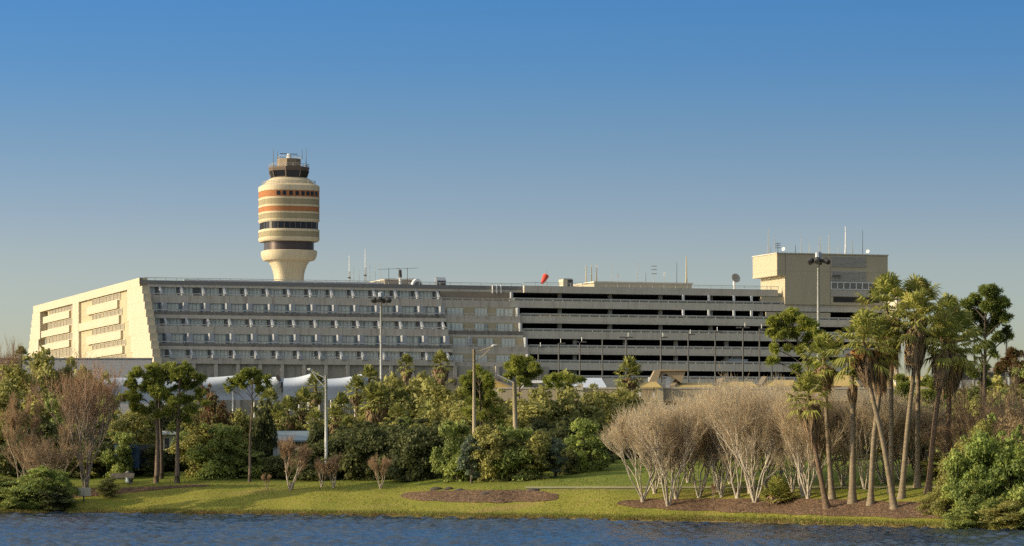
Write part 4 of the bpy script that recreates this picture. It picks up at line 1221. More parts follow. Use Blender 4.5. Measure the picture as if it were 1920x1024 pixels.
# ------------------------------------------------------------------ small things on the shore
x,Y,z=ground_hit(157,941)
o=empty('shore_sign',(x,Y,z-.05),R(8)); tag(o,'small blank tan sign board on a short post at the left shore','sign')
s=Y/F
MB().tube([(0,0,0),(0,0,1.0)],.07,6).build('post',M['wood'],o)
MB().box(-13*s,13*s,-.06,-.02,.52,.52+15.5*s).build('board',M['sign'],o)
x,Y,z=ground_hit(226,908)
o=empty('park_bench',(x,Y,z-.02),R(-20)); tag(o,'grey wooden park bench at the edge of the dark mulch bed','bench')
MB().box(-1.1,1.1,-.2,.25,.42,.48).build('seat',M['wood'],o); MB().prism([(-1.1,.25,.55),(1.1,.25,.55),(1.1,.4,.92),(-1.1,.4,.92)],(0,.05,.02)).build('backrest',M['wood'],o)
for sx in (-.9,.9):
    MB().box(sx-.06,sx+.06,-.15,-.05,0,.42).build('leg',M['dark'],o); MB().prism([(sx-.06,.2,0),(sx+.06,.2,0),(sx+.06,.36,.9),(sx-.06,.36,.9)],(0,.06,0)).build('leg',M['dark'],o)
x2=ground_hit(242,904)
o=empty('litter_bin',(x2[0],x2[1],x2[2]-.02)); tag(o,'grey green round litter bin beside the park bench','litter bin')
MB().tube([(0,0,0),(0,0,.75)],[.32,.36],12).build('drum',M['metal_roof'],o,True); MB().tube([(0,0,.751),(0,0,.83),(0,0,.95)],[.38,.38,.18],12).build('lid',M['dark'],o,True)
# shelter with metal roof behind the bare tree
Y=275; x=pxx(550,Y); g=gz(x,Y)
o=empty('park_shelter',(x,Y,g)); tag(o,'small shelter with grey metal roof and white posts behind the bare myrtle','shelter')
kx=lambda px: pxx(px,Y)-x; kz=lambda py: zp_(py,Y)-g
MB().prism([(kx(512),-1.5,kz(829)),(kx(588),-1.5,kz(829)),(kx(586),1.8,kz(811)),(kx(514),1.8,kz(811))],(0,0,.15)).build('roof',M['metal_roof'],o)
for px in (517,524,580): MB().box(kx(px)-.14,kx(px)+.14,-1.1,-.8,0,kz(827.5)).build('post',M['white'],o)
MB().box(kx(530),kx(575),.8,1.0,0,kz(825)).build('back_wall',M['cream'],o)
Y=300; x=pxx(318,Y); g=gz(x,Y)
o=empty('park_shelter',(x,Y,g)); tag(o,'pale flat roofed hut glimpsed between the two left pines','hut')
kx=lambda px: pxx(px,Y)-x; kz=lambda py: zp_(py,Y)-g
MB().box(kx(296),kx(340),-1.8,2.2,kz(815),kz(808)).build('roof',M['white'],o)
MB().box(kx(300),kx(336),-1.4,1.8,0,kz(815.05)).build('wall',M['cream'],o)
MB().box(kx(312),kx(320),-1.44,-1.402,kz(850),kz(822)).build('door',M['dark'],o)
# dark stones in the mulch bed
for px,py,sx,lb in ((819,918,.55,'flat dark stone at the left end of the middle mulch bed'),(842,918,.4,'small flat dark stone beside the leftmost one in the mulch bed'),(863,921,.5,'dark stone in the middle of the mulch bed'),(912,928,.5,'dark stone lowest in the middle mulch bed'),(1002,921,.5,'dark stone at the right end of the middle mulch bed')):
    x,Y,z=ground_hit(px,py)
    m=MB(); r_=random.Random(px); rs=[]
    for j,(rr_,zz_) in enumerate(((1,-.05),(1.05,.05),(.7,.14),(.3,.18))):
        rs.append([(sx*rr_*math.cos(2*math.pi*i/12)*r_.uniform(.85,1.1),sx*.7*rr_*math.sin(2*math.pi*i/12)*r_.uniform(.85,1.1),zz_*r_.uniform(.8,1.2)) for i in range(12)])
    m.rings(rs); o=m.build('garden_stone',paint('stone_dark',(.06,.05,.04),.9),None,True); o.location=(x,Y,z); tag(o,lb,'stone')
# ------------------------------------------------------------------ vegetation meshes
def npmesh(name,V,Fc,mat,smooth=False):
    me=bpy.data.meshes.new(name)
    me.from_pydata(V.tolist() if hasattr(V,'tolist') else V,[],Fc.tolist() if hasattr(Fc,'tolist') else Fc)
    me.materials.append(mat); me.update(); return me

def leaf_cloud(seed,blobs,n,size,aspect=.55,upbias=.25,shell=.55):
    """blobs: (x,y,z,r). returns diamond leaves"""
    g=np.random.default_rng(seed)
    B=np.array(blobs); wgt=B[:,3]**2; wgt/=wgt.sum()
    bi=g.choice(len(B),n,p=wgt)
    d=g.normal(size=(n,3)); d/=np.linalg.norm(d,axis=1)[:,None]
    d[:,2]=np.where(d[:,2]<-.35,-d[:,2]*.6,d[:,2])
    rr=(shell+(1-shell)*g.random(n))*g.uniform(.85,1.15,n)
    stray=g.random(n)<.10; rr=np.where(stray,rr*g.uniform(1.1,1.55,n),rr)
    c=B[bi,:3]+d*(B[bi,3]*rr)[:,None]*np.array([1,1,.85])
    nrm=d*1.0+g.normal(size=(n,3))*.75+np.array([0,0,upbias]); nrm/=np.linalg.norm(nrm,axis=1)[:,None]
    t=np.cross(nrm,g.normal(size=(n,3))); t/=np.linalg.norm(t,axis=1)[:,None]
    b=np.cross(nrm,t)
    s=size*np.clip(np.exp(g.normal(-.08,.42,n)),.35,2.2)[:,None]
    V=np.stack([c-t*s,c+b*s*aspect,c+t*s,c-b*s*aspect],1).reshape(-1,3)
    Fc=np.arange(4*n).reshape(n,4)
    return V,Fc

def broadleaf(seed,h=8.0,rx=3.2,n=5200,size=.22,low=.12,trunk_r=.16,nb=26,mat='leaf_olive',rough=1.0):
    r_=random.Random(seed); blobs=[]
    zc=h*(.5+low/2); rz=h*(.5-low/2)
    for i in range(nb):
        while True:
            x,y,z=(r_.uniform(-1,1) for _ in range(3))
            if .25<x*x+y*y+z*z<1: break
        k=(x*x+y*y+z*z)**.5; k2=.62+.22*r_.random()*rough
        br=rx*r_.choice((.18,.24,.3,.36,.44))*r_.uniform(.9,1.1)
        wz=1.0 if z<0 else .92
        blobs.append((x/k*k2*rx*wz, y/k*k2*rx*wz, zc+z/k*k2*rz*r_.uniform(.85,1.1), br))
    for i in range(7):      # small outliers break the outline
        a_=r_.uniform(0,6.28); e_=r_.uniform(-.1,1.4); k_=r_.uniform(.86,1.06)
        blobs.append((math.cos(a_)*math.cos(e_)*rx*k_,math.sin(a_)*math.cos(e_)*rx*k_,zc+math.sin(e_)*rz*k_,rx*r_.uniform(.12,.2)))
    for i in range(6):
        blobs.append((r_.uniform(-.4,.4)*rx,r_.uniform(-.4,.4)*rx,zc+r_.uniform(-.5,.5)*rz,rx*.42))
    V,Fc=leaf_cloud(seed,blobs,n,size)
    V[:,2]=np.maximum(V[:,2],.02)
    crown=npmesh('broadleaf_crown',V,Fc,M[mat])
    htop=float(np.percentile(V[:,2],98.5)); rside=float(np.percentile(np.hypot(V[:,0],V[:,1]),93))
    m=MB()
    m.tube([(0,0,-.3),(.05*h*.1,0,h*.2),(.02,.03,h*.45)],[trunk_r*1.3,trunk_r,trunk_r*.7],7)
    for b in blobs[:9]:
        z0=h*r_.uniform(.12,.4)
        m.tube([(0,0,z0),(b[0]*.5,b[1]*.5,(z0+b[2])*.52),(b[0],b[1],b[2])],[trunk_r*.55,trunk_r*.35,trunk_r*.15],4)
    trunk=m.mesh('broadleaf_trunk',M['bark'],True)
    return crown,trunk,htop,rside

def YB(px): return float(np.interp(px,[-100,300,850,1000,1140,1300,1960],[897,900,905,903,884,876,870]))
_fy={}
def ry(px,Y):
    """distance of a planting row, measured from the front edge of the tree belt"""
    if Y<285 or Y>=400: return Y
    k=int(px//20)
    if k not in _fy: _fy[k]=ground_hit(px,YB(px))[1]
    return _fy[k]+((Y-297)*.5+1.0 if Y<305 else 5+(Y-305)*.75)
BV={}
def variants(key,mat,specs):
    BV[key]=[broadleaf(s,mat=mat,**kw) for s,kw in specs]
tall=dict(h=9.5,rx=3.1,n=13000,size=.145,nb=36,low=-.1)
rnd_=dict(h=6.0,rx=2.7,n=12000,size=.135,nb=30,low=-.28)
variants('olive','leaf_olive',[(11,tall),(12,rnd_),(13,dict(tall,rx=3.6))])
variants('green','leaf_green',[(21,rnd_),(22,dict(rnd_,h=5.0)),(23,tall)])
variants('bright','leaf_bright',[(31,dict(rnd_,n=13000,size=.125)),(32,dict(rnd_,rx=3.2,n=13000,size=.125))])
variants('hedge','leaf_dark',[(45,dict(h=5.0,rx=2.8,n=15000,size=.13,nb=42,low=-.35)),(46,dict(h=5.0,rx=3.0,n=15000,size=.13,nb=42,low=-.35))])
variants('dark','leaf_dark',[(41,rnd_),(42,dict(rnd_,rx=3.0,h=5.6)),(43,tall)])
variants('blue','leaf_blue',[(51,dict(h=5.0,rx=1.6,n=7000,size=.11,nb=24,low=-.05))])
variants('rust','leaf_rust',[(61,dict(h=6.5,rx=2.2,n=4200,size=.135,nb=20,low=.2))])
variants('brown','leaf_brown',[(71,dict(h=6.0,rx=3.0,n=4500,size=.11,nb=26,low=0.0))])
_used=set()
def plant(key,px,Y,top_py,width_px,label,group=None,var=None,name=None,cat=None,base_z=None,sink=.1):
    Y=ry(px,Y)
    vs_=BV[key]; i=(rnd.randrange(len(vs_)) if var is None else var)
    crown,trunk,h,rx=vs_[i]
    x=pxx(px,Y); g=gz(x,Y)-sink if base_z is None else base_z
    H=zp_(top_py,Y)-g; Wd=width_px*Y/F/2
    small=H<4.2
    o=empty(name or ('shrub' if small else 'broadleaf_tree'),(x,Y,g),rnd.uniform(0,6.28))
    tag(o,label,cat or ('shrub' if small else 'tree'),group)
    sx=Wd/rx; sz=H/h
    for nm,me in (('trunk' if not small else 'stem',trunk),('crown' if not small else 'foliage',crown)):
        c=link(nm,me,o); c.scale=(sx,sx*rnd.uniform(.9,1.1),sz)
    return o

# ------- bare branching trees
def bare_mesh(seed,H,spread,stems,depth,name,mat,r0,twig_n,twig_len,base_fork=.0,up=.55,ratio=.72,split=2.4,tw=.018,ang=(.18,.42)):
    r_=random.Random(seed); m=MB(); tips=[]
    def grow(p,d,L,r,k):
        # two segment branch with a slight bend
        d2=(d+Vector((r_.gauss(0,.10),r_.gauss(0,.10),.06))).normalized()
        p1=p+d*L*.5; p2=p1+d2*L*.5
        m.tube([p,p1,p2],[r,r*.86,r*.72],5 if k>2 else 3,False)
        if k==1: tips.append((p1,d2,L))
        if k==0:
            tips.append((p1,d2,L)); tips.append((p2,d2,L)); return
        n=2 if r_.random()>split-2 else 3
        for i in range(n):
            ax=Vector((r_.gauss(0,1),r_.gauss(0,1),r_.gauss(0,.4))).normalized()
            nd=(d2+ax*r_.uniform(*ang)+Vector((0,0,up*.35))).normalized()
            grow(p2,nd,L*ratio*r_.uniform(.75,1.2),r*.70,k-1)
        if r_.random()<.5:
            ax=Vector((r_.gauss(0,1),r_.gauss(0,1),.2)).normalized()
            grow(p1,(d+ax*.6).normalized(),L*ratio*.8,r*.5,max(0,k-2))
    tot=sum(ratio**i for i in range(depth+1))
    for s in range(stems):
        a=2*math.pi*(s+r_.uniform(-.3,.3))/stems; sp=spread*r_.uniform(.45,1.1)
        d=Vector((math.cos(a)*sp,math.sin(a)*sp,1)).normalized()
        off=Vector((math.cos(a)*.18,math.sin(a)*.18,base_fork*r_.uniform(.7,1.2)))
        if base_fork>0: m.tube([(0,0,-.1),off*.6,off],[r0*1.5,r0*1.25,r0],6,False)
        else: off.z=-.1
        grow(off,d,(H-base_fork)/tot*r_.uniform(.9,1.12),r0*r_.uniform(.75,1.1),depth)
    # flared foot
    m.tube([(0,0,-.15),(0,0,.12),(0,0,.35+base_fork*.4)],[r0*2.6,r0*2.0,r0*1.5],8,True)
    wood=m.mesh(name+'_branches',M[mat],True)
    # twigs: thin blades
    g=np.random.default_rng(seed); n=twig_n*len(tips)
    idx=np.repeat(np.arange(len(tips)),twig_n)
    P0=np.array([tuple(t[0]) for t in tips])[idx]; D=np.array([tuple(t[1]) for t in tips])[idx]
    d=D+g.normal(size=(n,3))*.42+np.array([0,0,.25]); d/=np.linalg.norm(d,axis=1)[:,None]
    L=twig_len*g.uniform(.4,1.2,n)[:,None]
    P0=P0+D*(g.uniform(-.35,.15,n)[:,None])*twig_len
    sd=np.cross(d,g.normal(size=(n,3))); sd/=np.linalg.norm(sd,axis=1)[:,None]
    mid=P0+d*L*.5+g.normal(size=(n,3))*.03
    V=np.stack([P0-sd*tw*.6,P0+sd*tw*.6,mid+sd*tw*.5,P0+d*L,mid-sd*tw*.5],1).reshape(-1,3)
    Fc=np.arange(5*n).reshape(n,5)
    return wood,npmesh(name+'_twigs',V,Fc,M[mat+'_twig'])
MY=[bare_mesh(100+i,8.6,.38,5+i%2,6,'myrtle','myrtle',.10,1,1.1,base_fork=.25+.25*(i%2),up=.42,ratio=.82,tw=.019,ang=(.2,.5)) for i in range(5)]
MYL=bare_mesh(120,7.0,.8,5,6,'myrtle_spreading','myrtle',.10,1,1.1,base_fork=.5,up=.3,ratio=.8,tw=.021)
SM=[bare_mesh(130+i,2.6,.45,4,4,'small_myrtle','small_myrtle',.05,4,.45,base_fork=.35,up=.4,ratio=.78,tw=.016) for i in range(2)]
BT=bare_mesh(141,12.5,.30,6,6,'bare_tree','bare',.13,1,1.0,base_fork=.0,up=.55,ratio=.80,tw=.02,ang=(.26,.55))
BS=bare_mesh(142,7.5,.40,3,5,'bare_small_tree','bare_red',.075,5,.8,base_fork=1.2,up=.35,ratio=.78,tw=.018)
TW=bare_mesh(143,5.0,.8,9,4,'twiggy_shrub','bare_red',.05,4,.9,base_fork=0,up=.25,ratio=.8,tw=.018)
def bare(var,Hm,px,py,top,label,group=None,name='bare_tree',cat='bare tree',wide=1.0,Y=None,rz=None,skew=0):
    if Y is None: x,Y,g=ground_hit(px,py)
    else: x=pxx(px,Y); g=gz(x,Y)
    s=(zp_(top,Y)-g)/Hm
    o=empty(name,(x,Y,g),rnd.uniform(0,6.28) if rz is None else rz); tag(o,label,cat,group)
    for nm,me in (('branches',var[0]),('twigs',var[1])):
        c=link(nm,me,o); c.scale=(s*wide,s*wide,s); c.rotation_euler=(0,skew,0)
    return o
def mheight(v): return float(np.percentile([p.co.z for p in v[1].vertices],99.7))
HM=[mheight(v) for v in MY]; HL=mheight(MYL); HS=[mheight(v) for v in SM]; HT=mheight(BT); HB=mheight(BS); HW=mheight(TW)
GM='bare crape myrtles in the grove'
grove=[(1205,943,758,'L','leftmost bare white barked tree of the grove, spreading far to the left'),
(1253,952,742,0,'bare white barked tree nearest the water at the left of the grove'),
(1268,939,740,1,'slim bare tree just behind the one nearest the water'),
(1311,934,730,2,'bare tree with three thick white stems, third along the grove'),
(1353,932,724,3,'bare tree behind the low seedling in the middle of the grove'),
(1383,934,714,0,'bare slender tree right of the middle of the grove'),
(1406,926,712,1,'bare tree at the back, left of the round palmetto bush'),
(1416,945,716,2,'bare tree in front, just left of the round palmetto bush'),
(1436,918,712,3,'bare tree directly behind the round palmetto bush'),
(1486,925,720,1,'bare tree just right of the round palmetto bush'),
(1506,930,722,0,'bare tree left of the shortest palm'),
(1515,936,726,3,'bare many stemmed tree behind the shortest palm trunk'),
(1546,921,722,2,'bare tree between the two left palm trunks'),
(1622,918,724,2,'bare tree behind the leaning palm trunk')]
BACK=[(1228,925,758),(1345,922,724),(1240,908,750),(1290,905,736),(1370,908,716),(1460,905,716),(1580,912,722),(1655,906,730),(1690,905,735),(1722,900,742)]
for px,py,top,v_,lb in grove:
    if v_=='L':
        bare(MYL,HL,px,py,top,lb,GM,'crape_myrtle',rz=2.2)
    else: bare(MY[v_],HM[v_],px,py,top,lb,GM,'crape_myrtle')
for i,(px,py,top) in enumerate(BACK):
    v_=i%5; bare(MY[v_],HM[v_],px,py,top,'bare tree in the back row of the grove, its foot hidden behind others','back row of bare grove trees','crape_myrtle',wide=1.15)
bare(SM[0],HS[0],1338,940,905,'tiny bare seedling in the mulch in front of the grove',None,'sapling','sapling',.6)
bare(SM[0],HS[0],500,917,888,'tiny bare myrtle alone on the lawn, smallest of the row','bare myrtles on the lawn','crape_myrtle',wide=.9)
bare(SM[1],HS[1],545,920,816,'large bare vase shaped myrtle on the lawn before the shelter','bare myrtles on the lawn','crape_myrtle',wide=.95)
bare(SM[0],HS[0],603,914,858,'small bare myrtle on the lawn, left one of a close pair','bare myrtles on the lawn','crape_myrtle')
bare(SM[1],HS[1],626,915,850,'small bare myrtle on the lawn, right one of a close pair','bare myrtles on the lawn','crape_myrtle')
bare(SM[0],HS[0],714,917,853,'small bare myrtle alone on the lawn before the dark hedge','bare myrtles on the lawn','crape_myrtle')
bare(BT,HT,160,917,662,'tall reddish bare tree with many pale stems behind the shore sign',None,'bare_tree','bare tree',1.0)
bare(BS,HB,36,916,735,'smaller bare tree with thin trunk at the left shore',None,'bare_tree','bare tree',.75)
bare(BT,HT,5,900,618,'tall faint bare tree at the left picture edge against the sky',None,'bare_tree','bare tree',.6,Y=330)
bare(TW,HW,100,900,795,'grey brown tangled bare shrub left of the tall bare tree','bare shrubs at the left shore','bare_shrub','shrub',1.1,Y=263)
bare(TW,HW,60,900,812,'grey brown bare shrub behind the thin bare tree','bare shrubs at the left shore','bare_shrub','shrub',1.0,Y=265)
for px,Y,top,wd,lb in ((1800,222,770,1.1,'bare twiggy brown shrub left of the bright green shore bush'),(1845,226,725,1.15,'bare twiggy brown shrub above the bright green shore bush'),(1895,224,695,1.1,'tall bare twiggy shrub at the right picture edge'),(1935,220,740,1.3,'bare twiggy shrub cut by the right picture edge')):
    bare(TW,HW,px,0,top,lb,'bare shrubs at the right shore','bare_shrub','shrub',wd,Y=Y)

# ------- palms
def fan_leaf(m,base,dirv,pet,R_,nseg,droop,r_,half=1.15,wd=.06):
    """petiole + pleated fan with drooping tips"""
    d=dirv.normalized()
    tip=base+d*pet+Vector((0,0,-droop*pet*.25))
    side=d.cross(Vector((0,0,1)))
    if side.length<.05: side=Vector((1,0,0))
    side.normalize(); up=side.cross(d).normalized()
    m.quad(tuple(base-side*.03),tuple(base+side*.03),tuple(tip+side*.02),tuple(tip-side*.02))
    for i in range(nseg):
        a=(i/(nseg-1)*2-1)*half*1.25+r_.uniform(-.05,.05)
        sd=(d*math.cos(a)+side*math.sin(a)+up*.18*math.cos(a*1.3)).normalized()
        L=R_*(1-.28*abs(a)/(half*1.25))*r_.uniform(.85,1.1)
        p1=tip+sd*L*.55; p2=tip+sd*L*.92+Vector((0,0,-droop*L*r_.uniform(.35,.6)))
        pr=sd.cross(up).normalized(); tw=up*((-1)**i)*.02
        w1=wd*r_.uniform(.8,1.2)
        n=len(m.v)
        m.v+=[tuple(tip-pr*.012),tuple(tip+pr*.012),tuple(p1+pr*w1+tw),tuple(p1-pr*w1-tw),tuple(p2)]
        m.f+=[(n,n+1,n+2,n+3),(n+3,n+2,n+4)]
def palm_crown(seed,nl,pet,R_,lo,hi,droop,nseg=15,wd=.05):
    r_=random.Random(seed); m=MB()
    for i in range(nl):
        f=i/(nl-1); el=R(lo+(hi-lo)*f**.8)+r_.uniform(-.12,.12); az=i*2.39996+r_.uniform(-.3,.3)
        d=Vector((math.cos(az)*math.cos(el),math.sin(az)*math.cos(el),math.sin(el)))
        k=r_.uniform(.8,1.15)
        fan_leaf(m,Vector((0,0,-.25+.45*f)),d,pet*k,R_*k,nseg,droop*(1.25-.6*f),r_,wd=wd)
    return m
def palm_skirt(seed,nl,length,rad,wd=.085):
    r_=random.Random(seed); m=MB()
    for i in range(nl):
        az=i*2.39996; f=(i+.5)/nl
        top=Vector((math.cos(az)*.16,math.sin(az)*.16,-.15-length*.45*f))
        ro=rad*r_.uniform(.55,1.1)*(1.0-.35*f)
        out=Vector((math.cos(az)*ro,math.sin(az)*ro,-.10-length*.5*f-.35*r_.random()))
        L=length*r_.uniform(.35,.62)
        for j in range(7):
            a=az+r_.uniform(-.8,.8); r2=ro*r_.uniform(.5,1.0)
            end=Vector((math.cos(a)*r2,math.sin(a)*r2,out.z-L*r_.uniform(.6,1.15)))
            pr=Vector((-math.sin(a),math.cos(a),0))*wd*r_.uniform(.5,1.2)
            n=len(m.v)
            midp=(out*.8+end*.2)
            m.v+=[tuple(top),tuple(midp+pr),tuple(end),tuple(midp-pr)]
            m.f.append((n,n+1,n+2,n+3))
    return m
PC=[palm_crown(200+i,40,1.15,1.2,-42,85,.75).mesh('fan_palm_crown',M['palm']) for i in range(3)]
PCs=[palm_crown(210+i,18,.75,.85,-10,85,.9).mesh('fan_palm_crown_small',M['palm']) for i in range(1)]
PM=[palm_crown(220+i,34,.62,.78,-45,85,.55,11,.06).mesh('cabbage_palm_crown',M['palm_mid']) for i in range(3)]
PG=[palm_crown(230+i,44,.9,1.0,-5,80,.5,11,.05).mesh('palmetto_crown',M['palm']) for i in range(1)]
SK=[palm_skirt(240+i,110,3.2,.92,.075).mesh('palm_skirt',M['skirt']) for i in range(2)]
SKs=palm_skirt(244,46,1.7,.75).mesh('palm_skirt_short',M['skirt'])
SKo=palm_skirt(245,40,1.4,1.25).mesh('palm_skirt_orange',M['skirt_orange'])
def palm(base,via,crown,top_r,label,cs=1.0,skirt=1.0,sk=0,mat='bark_palm',group=None,name='fan_palm',r=.24,Y=None,crowns=PC,ci=None,orange=False,boot=False):
    if crowns is PC: r*=.8
    """base px,py ; via list of px,py ; crown centre px,py"""
    if Y is None: x,Y,g=ground_hit(*base)
    else: x=pxx(base[0],Y); g=gz(x,Y)
    o=empty(name,(x,Y,g),0); tag(o,label,'palm',group)
    pts=[(0,0,-.2)]
    for q_ in list(via)+[crown]:
        pts.append(((q_[0]-CX)*Y/F-x, 0, zp_(q_[1],Y)-g))
    # smooth the polyline
    pv=[Vector(p) for p in pts]; fine=[]
    for i in range(len(pv)-1):
        p0=pv[max(0,i-1)];p1=pv[i];p2=pv[i+1];p3=pv[min(len(pv)-1,i+2)]
        nn=8 if len(pv)<4 else 6
        for k in range(nn):
            t_=k/nn
            fine.append(.5*((2*p1)+(-p0+p2)*t_+(2*p0-5*p1+4*p2-p3)*t_*t_+(-p0+3*p1-3*p2+p3)*t_**3))
    fine.append(pv[-1])
    # keep z monotone foot flare
    hh=fine[-1].z
    rad=[]
    for p in fine:
        f=max(0,p.z)/hh
        rad.append(r*(1.0-.30*f)+r*.85*math.exp(-max(0,p.z)/.45))
    fine[0].z=-.25
    MB().tube(fine,rad,9).build('trunk',M['bark_boot'] if boot else M[mat],o,True)
    c=link('crown',crowns[ci if ci is not None else rnd.randrange(len(crowns))],o); c.location=pv[-1]; c.scale=(cs,cs,cs); c.rotation_euler=(rnd.uniform(-.08,.08),rnd.uniform(-.08,.08),rnd.uniform(0,6.28))
    dirn=(pv[-1]-pv[-2]).normalized()
    if skirt>0:
        s_=link('dead_fronds',SKs if skirt<.55 else SK[sk],o); s_.location=pv[-1]-dirn*.35; k=skirt if skirt>=.55 else skirt*2
        s_.scale=(cs*.95,cs*.95,k); s_.rotation_euler=dirn.to_track_quat('Z','Y').to_euler()
    if orange:
        s_=link('dying_fronds',SKo,o); s_.location=pv[-1]-dirn*.2; s_.scale=(cs,cs,1.0)
    return o
GP='fan palms on the right shore'
palm((1552,955),[(1538,890),(1525,820)],(1517,742),0,'shortest fan palm, leaning left with a thick brown skirt',.92,.95,0,'bark_boot',GP)
palm((1561,937),[(1553,830),(1548,740)],(1545,672),0,'straight fan palm with ragged tan skirt behind the shortest palm',.92,.62,1,'bark_palm',GP)
palm((1598,945),[(1599,840),(1599,760)],(1597,704),0,'straight palm with a nearly dead brown top and few fronds',.62,.5,0,'bark_palm',GP,crowns=PCs)
palm((1632,948),[(1638,830),(1650,720)],(1645,640),0,'fan palm with dark skirt whose trunk crosses behind the leaning palm',1.0,1.0,1,'bark_palm',GP)
palm((1678,955),[(1655,825),(1634,735)],(1619,642),0,'fan palm leaning strongly left with orange dying fronds',1.15,.8,0,'bark_palm',GP,orange=True)
palm((1671,925),[(1671,800),(1670,680)],(1662,573),0,'tallest fan palm with big crown and long dark skirt',1.2,1.25,1,'bark_palm',GP)
palm((1690,935),[(1702,800),(1714,690)],(1718,598),0,'fan palm leaning right with brown skirt, just left of the tall straight one',1.1,1.0,0,'bark_palm',GP)
palm((1720,915),[(1721,800),(1722,690)],(1723,572),0,'very straight tall fan palm with almost bare trunk',1.1,.5,0,'bark_palm',GP)
palm((1740,925),[(1752,800),(1763,720)],(1772,640),0,'slim fan palm leaning right behind the right shore bushes',1.05,.85,1,'bark_boot',GP)
palm((1773,905),[(1777,800),(1781,720)],(1789,638),0,'rightmost tall fan palm with wide tan skirt',1.25,1.05,0,'bark_boot',GP)
palm((1780,895),[(1780,800),(1779,700)],(1776,598),0,'fan palm whose dark crown shows above the rightmost palm',.9,.6,1,'bark_palm',GP)
palm((1722,893),[(1722,870)],(1721,815),0,'small young palm with yellowing skirt behind the tall straight trunk',1.0,.7,1,'bark_boot',GP)
o=palm((1456,948),[],(1456,930),0,'round green palmetto bush in the mulch left of the palms',.85,.0,0,'bark_boot',None,'palmetto_bush',r=.12,crowns=PG); o['category']='bush'
c=link('crown',PG[0],o); c.location=(.35,-.2,.5); c.scale=(.7,.7,.7); c.rotation_euler=(0,0,1)
s_=link('dead_fronds',SKs,o); s_.location=(0,0,1.0); s_.scale=(1.2,1.2,.55)
GC='cabbage palms among the trees behind the lawn'
for px,Y,cy,cs,sk,lb in ((762,430,684,1.25,.5,'left of two fan palms rising before the hotel base'),(826,430,682,1.4,.9,'right of two fan palms rising before the hotel base, with a skirt'),(1180,400,700,1.75,.5,'lone green fan palm left of the butterfly canopy'),
    (592,372,723,1.2,.5,'fan palm standing before the white tent, left of the grey lamp'),(693,368,710,1.15,.5,'fan palm with top at the right end of the white tents'),(668,366,728,1.1,.4,'palm left of the one at the right end of the white tents'),(640,350,762,1.2,.5,'palm right of the grey lamp pole with brown boots'),(628,345,782,1.0,.4,'lower palm right beside the grey lamp pole'),(700,342,750,1.3,.5,'left of two palms with stout trunks above the dark hedge'),(713,342,747,1.25,.5,'right of two palms with stout trunks above the dark hedge'),(752,345,752,1.1,.5,'palm between the stout pair and the olive trees'),(803,342,785,1.25,.5,'palm low before the dark olive trees'),(745,340,780,1.0,.4,'low palm above the middle of the dark hedge'),
    (570,352,757,1.2,.4,'palm left of the grey lamp pole, above the shelter'),(540,350,770,1.2,.5,'palm above the metal roofed shelter'),(505,355,752,1.1,.4,'palm with round crown behind the slender pine'),(862,345,752,1.0,.4,'palm left of the tan street lamp'),(1690,330,790,1.1,.4,'palm deep behind the palm group trunks'),
    (650,338,800,.9,.4,'low palm nearest the grey lamp pole foot'),(520,343,785,1.1,.4,'low palm left of the shelter roof'),(590,345,790,1.0,.4,'low palm above the right end of the shelter'),(40,520,668,1.5,0,'palm top peeking over the long grey wall at the left'),(1065,395,722,1.3,.4,'palm behind the olive trees before the cream parapet')):
    Y=ry(px,Y); b=(px+rnd.uniform(-3,3),0)
    palm(b,[],(px,cy),0,lb,cs,sk,rnd.randrange(2),'bark_boot',GC,'cabbage_palm',r=.22,Y=Y,crowns=PM)

# ------- pines
def tuft_cloud(seed,centers,n_t,needle,nn,flat=.6,wd=.03):
    g=np.random.default_rng(seed); C=np.array(centers)
    w_=C[:,3]**2; w_/=w_.sum()
    bi=g.choice(len(C),n_t,p=w_)
    d=g.normal(size=(n_t,3)); d/=np.linalg.norm(d,axis=1)[:,None]
    c=C[bi,:3]+d*(C[bi,3]*g.random(n_t)**.45)[:,None]*np.array([1,1,flat])
    N=n_t*nn; cc=np.repeat(c,nn,0); dd=np.repeat(d,nn,0)
    nd=g.normal(size=(N,3))+dd*.5+np.array([0,0,.55]); nd/=np.linalg.norm(nd,axis=1)[:,None]
    L=needle*g.uniform(.6,1.2,N)[:,None]
    sd=np.cross(nd,g.normal(size=(N,3))); sd/=np.linalg.norm(sd,axis=1)[:,None]
    V=np.stack([cc-sd*wd*.6,cc+nd*L*.6+sd*wd,cc+nd*L,cc+nd*L*.6-sd*wd],1).reshape(-1,3)
    return V,np.arange(4*N).reshape(N,4)
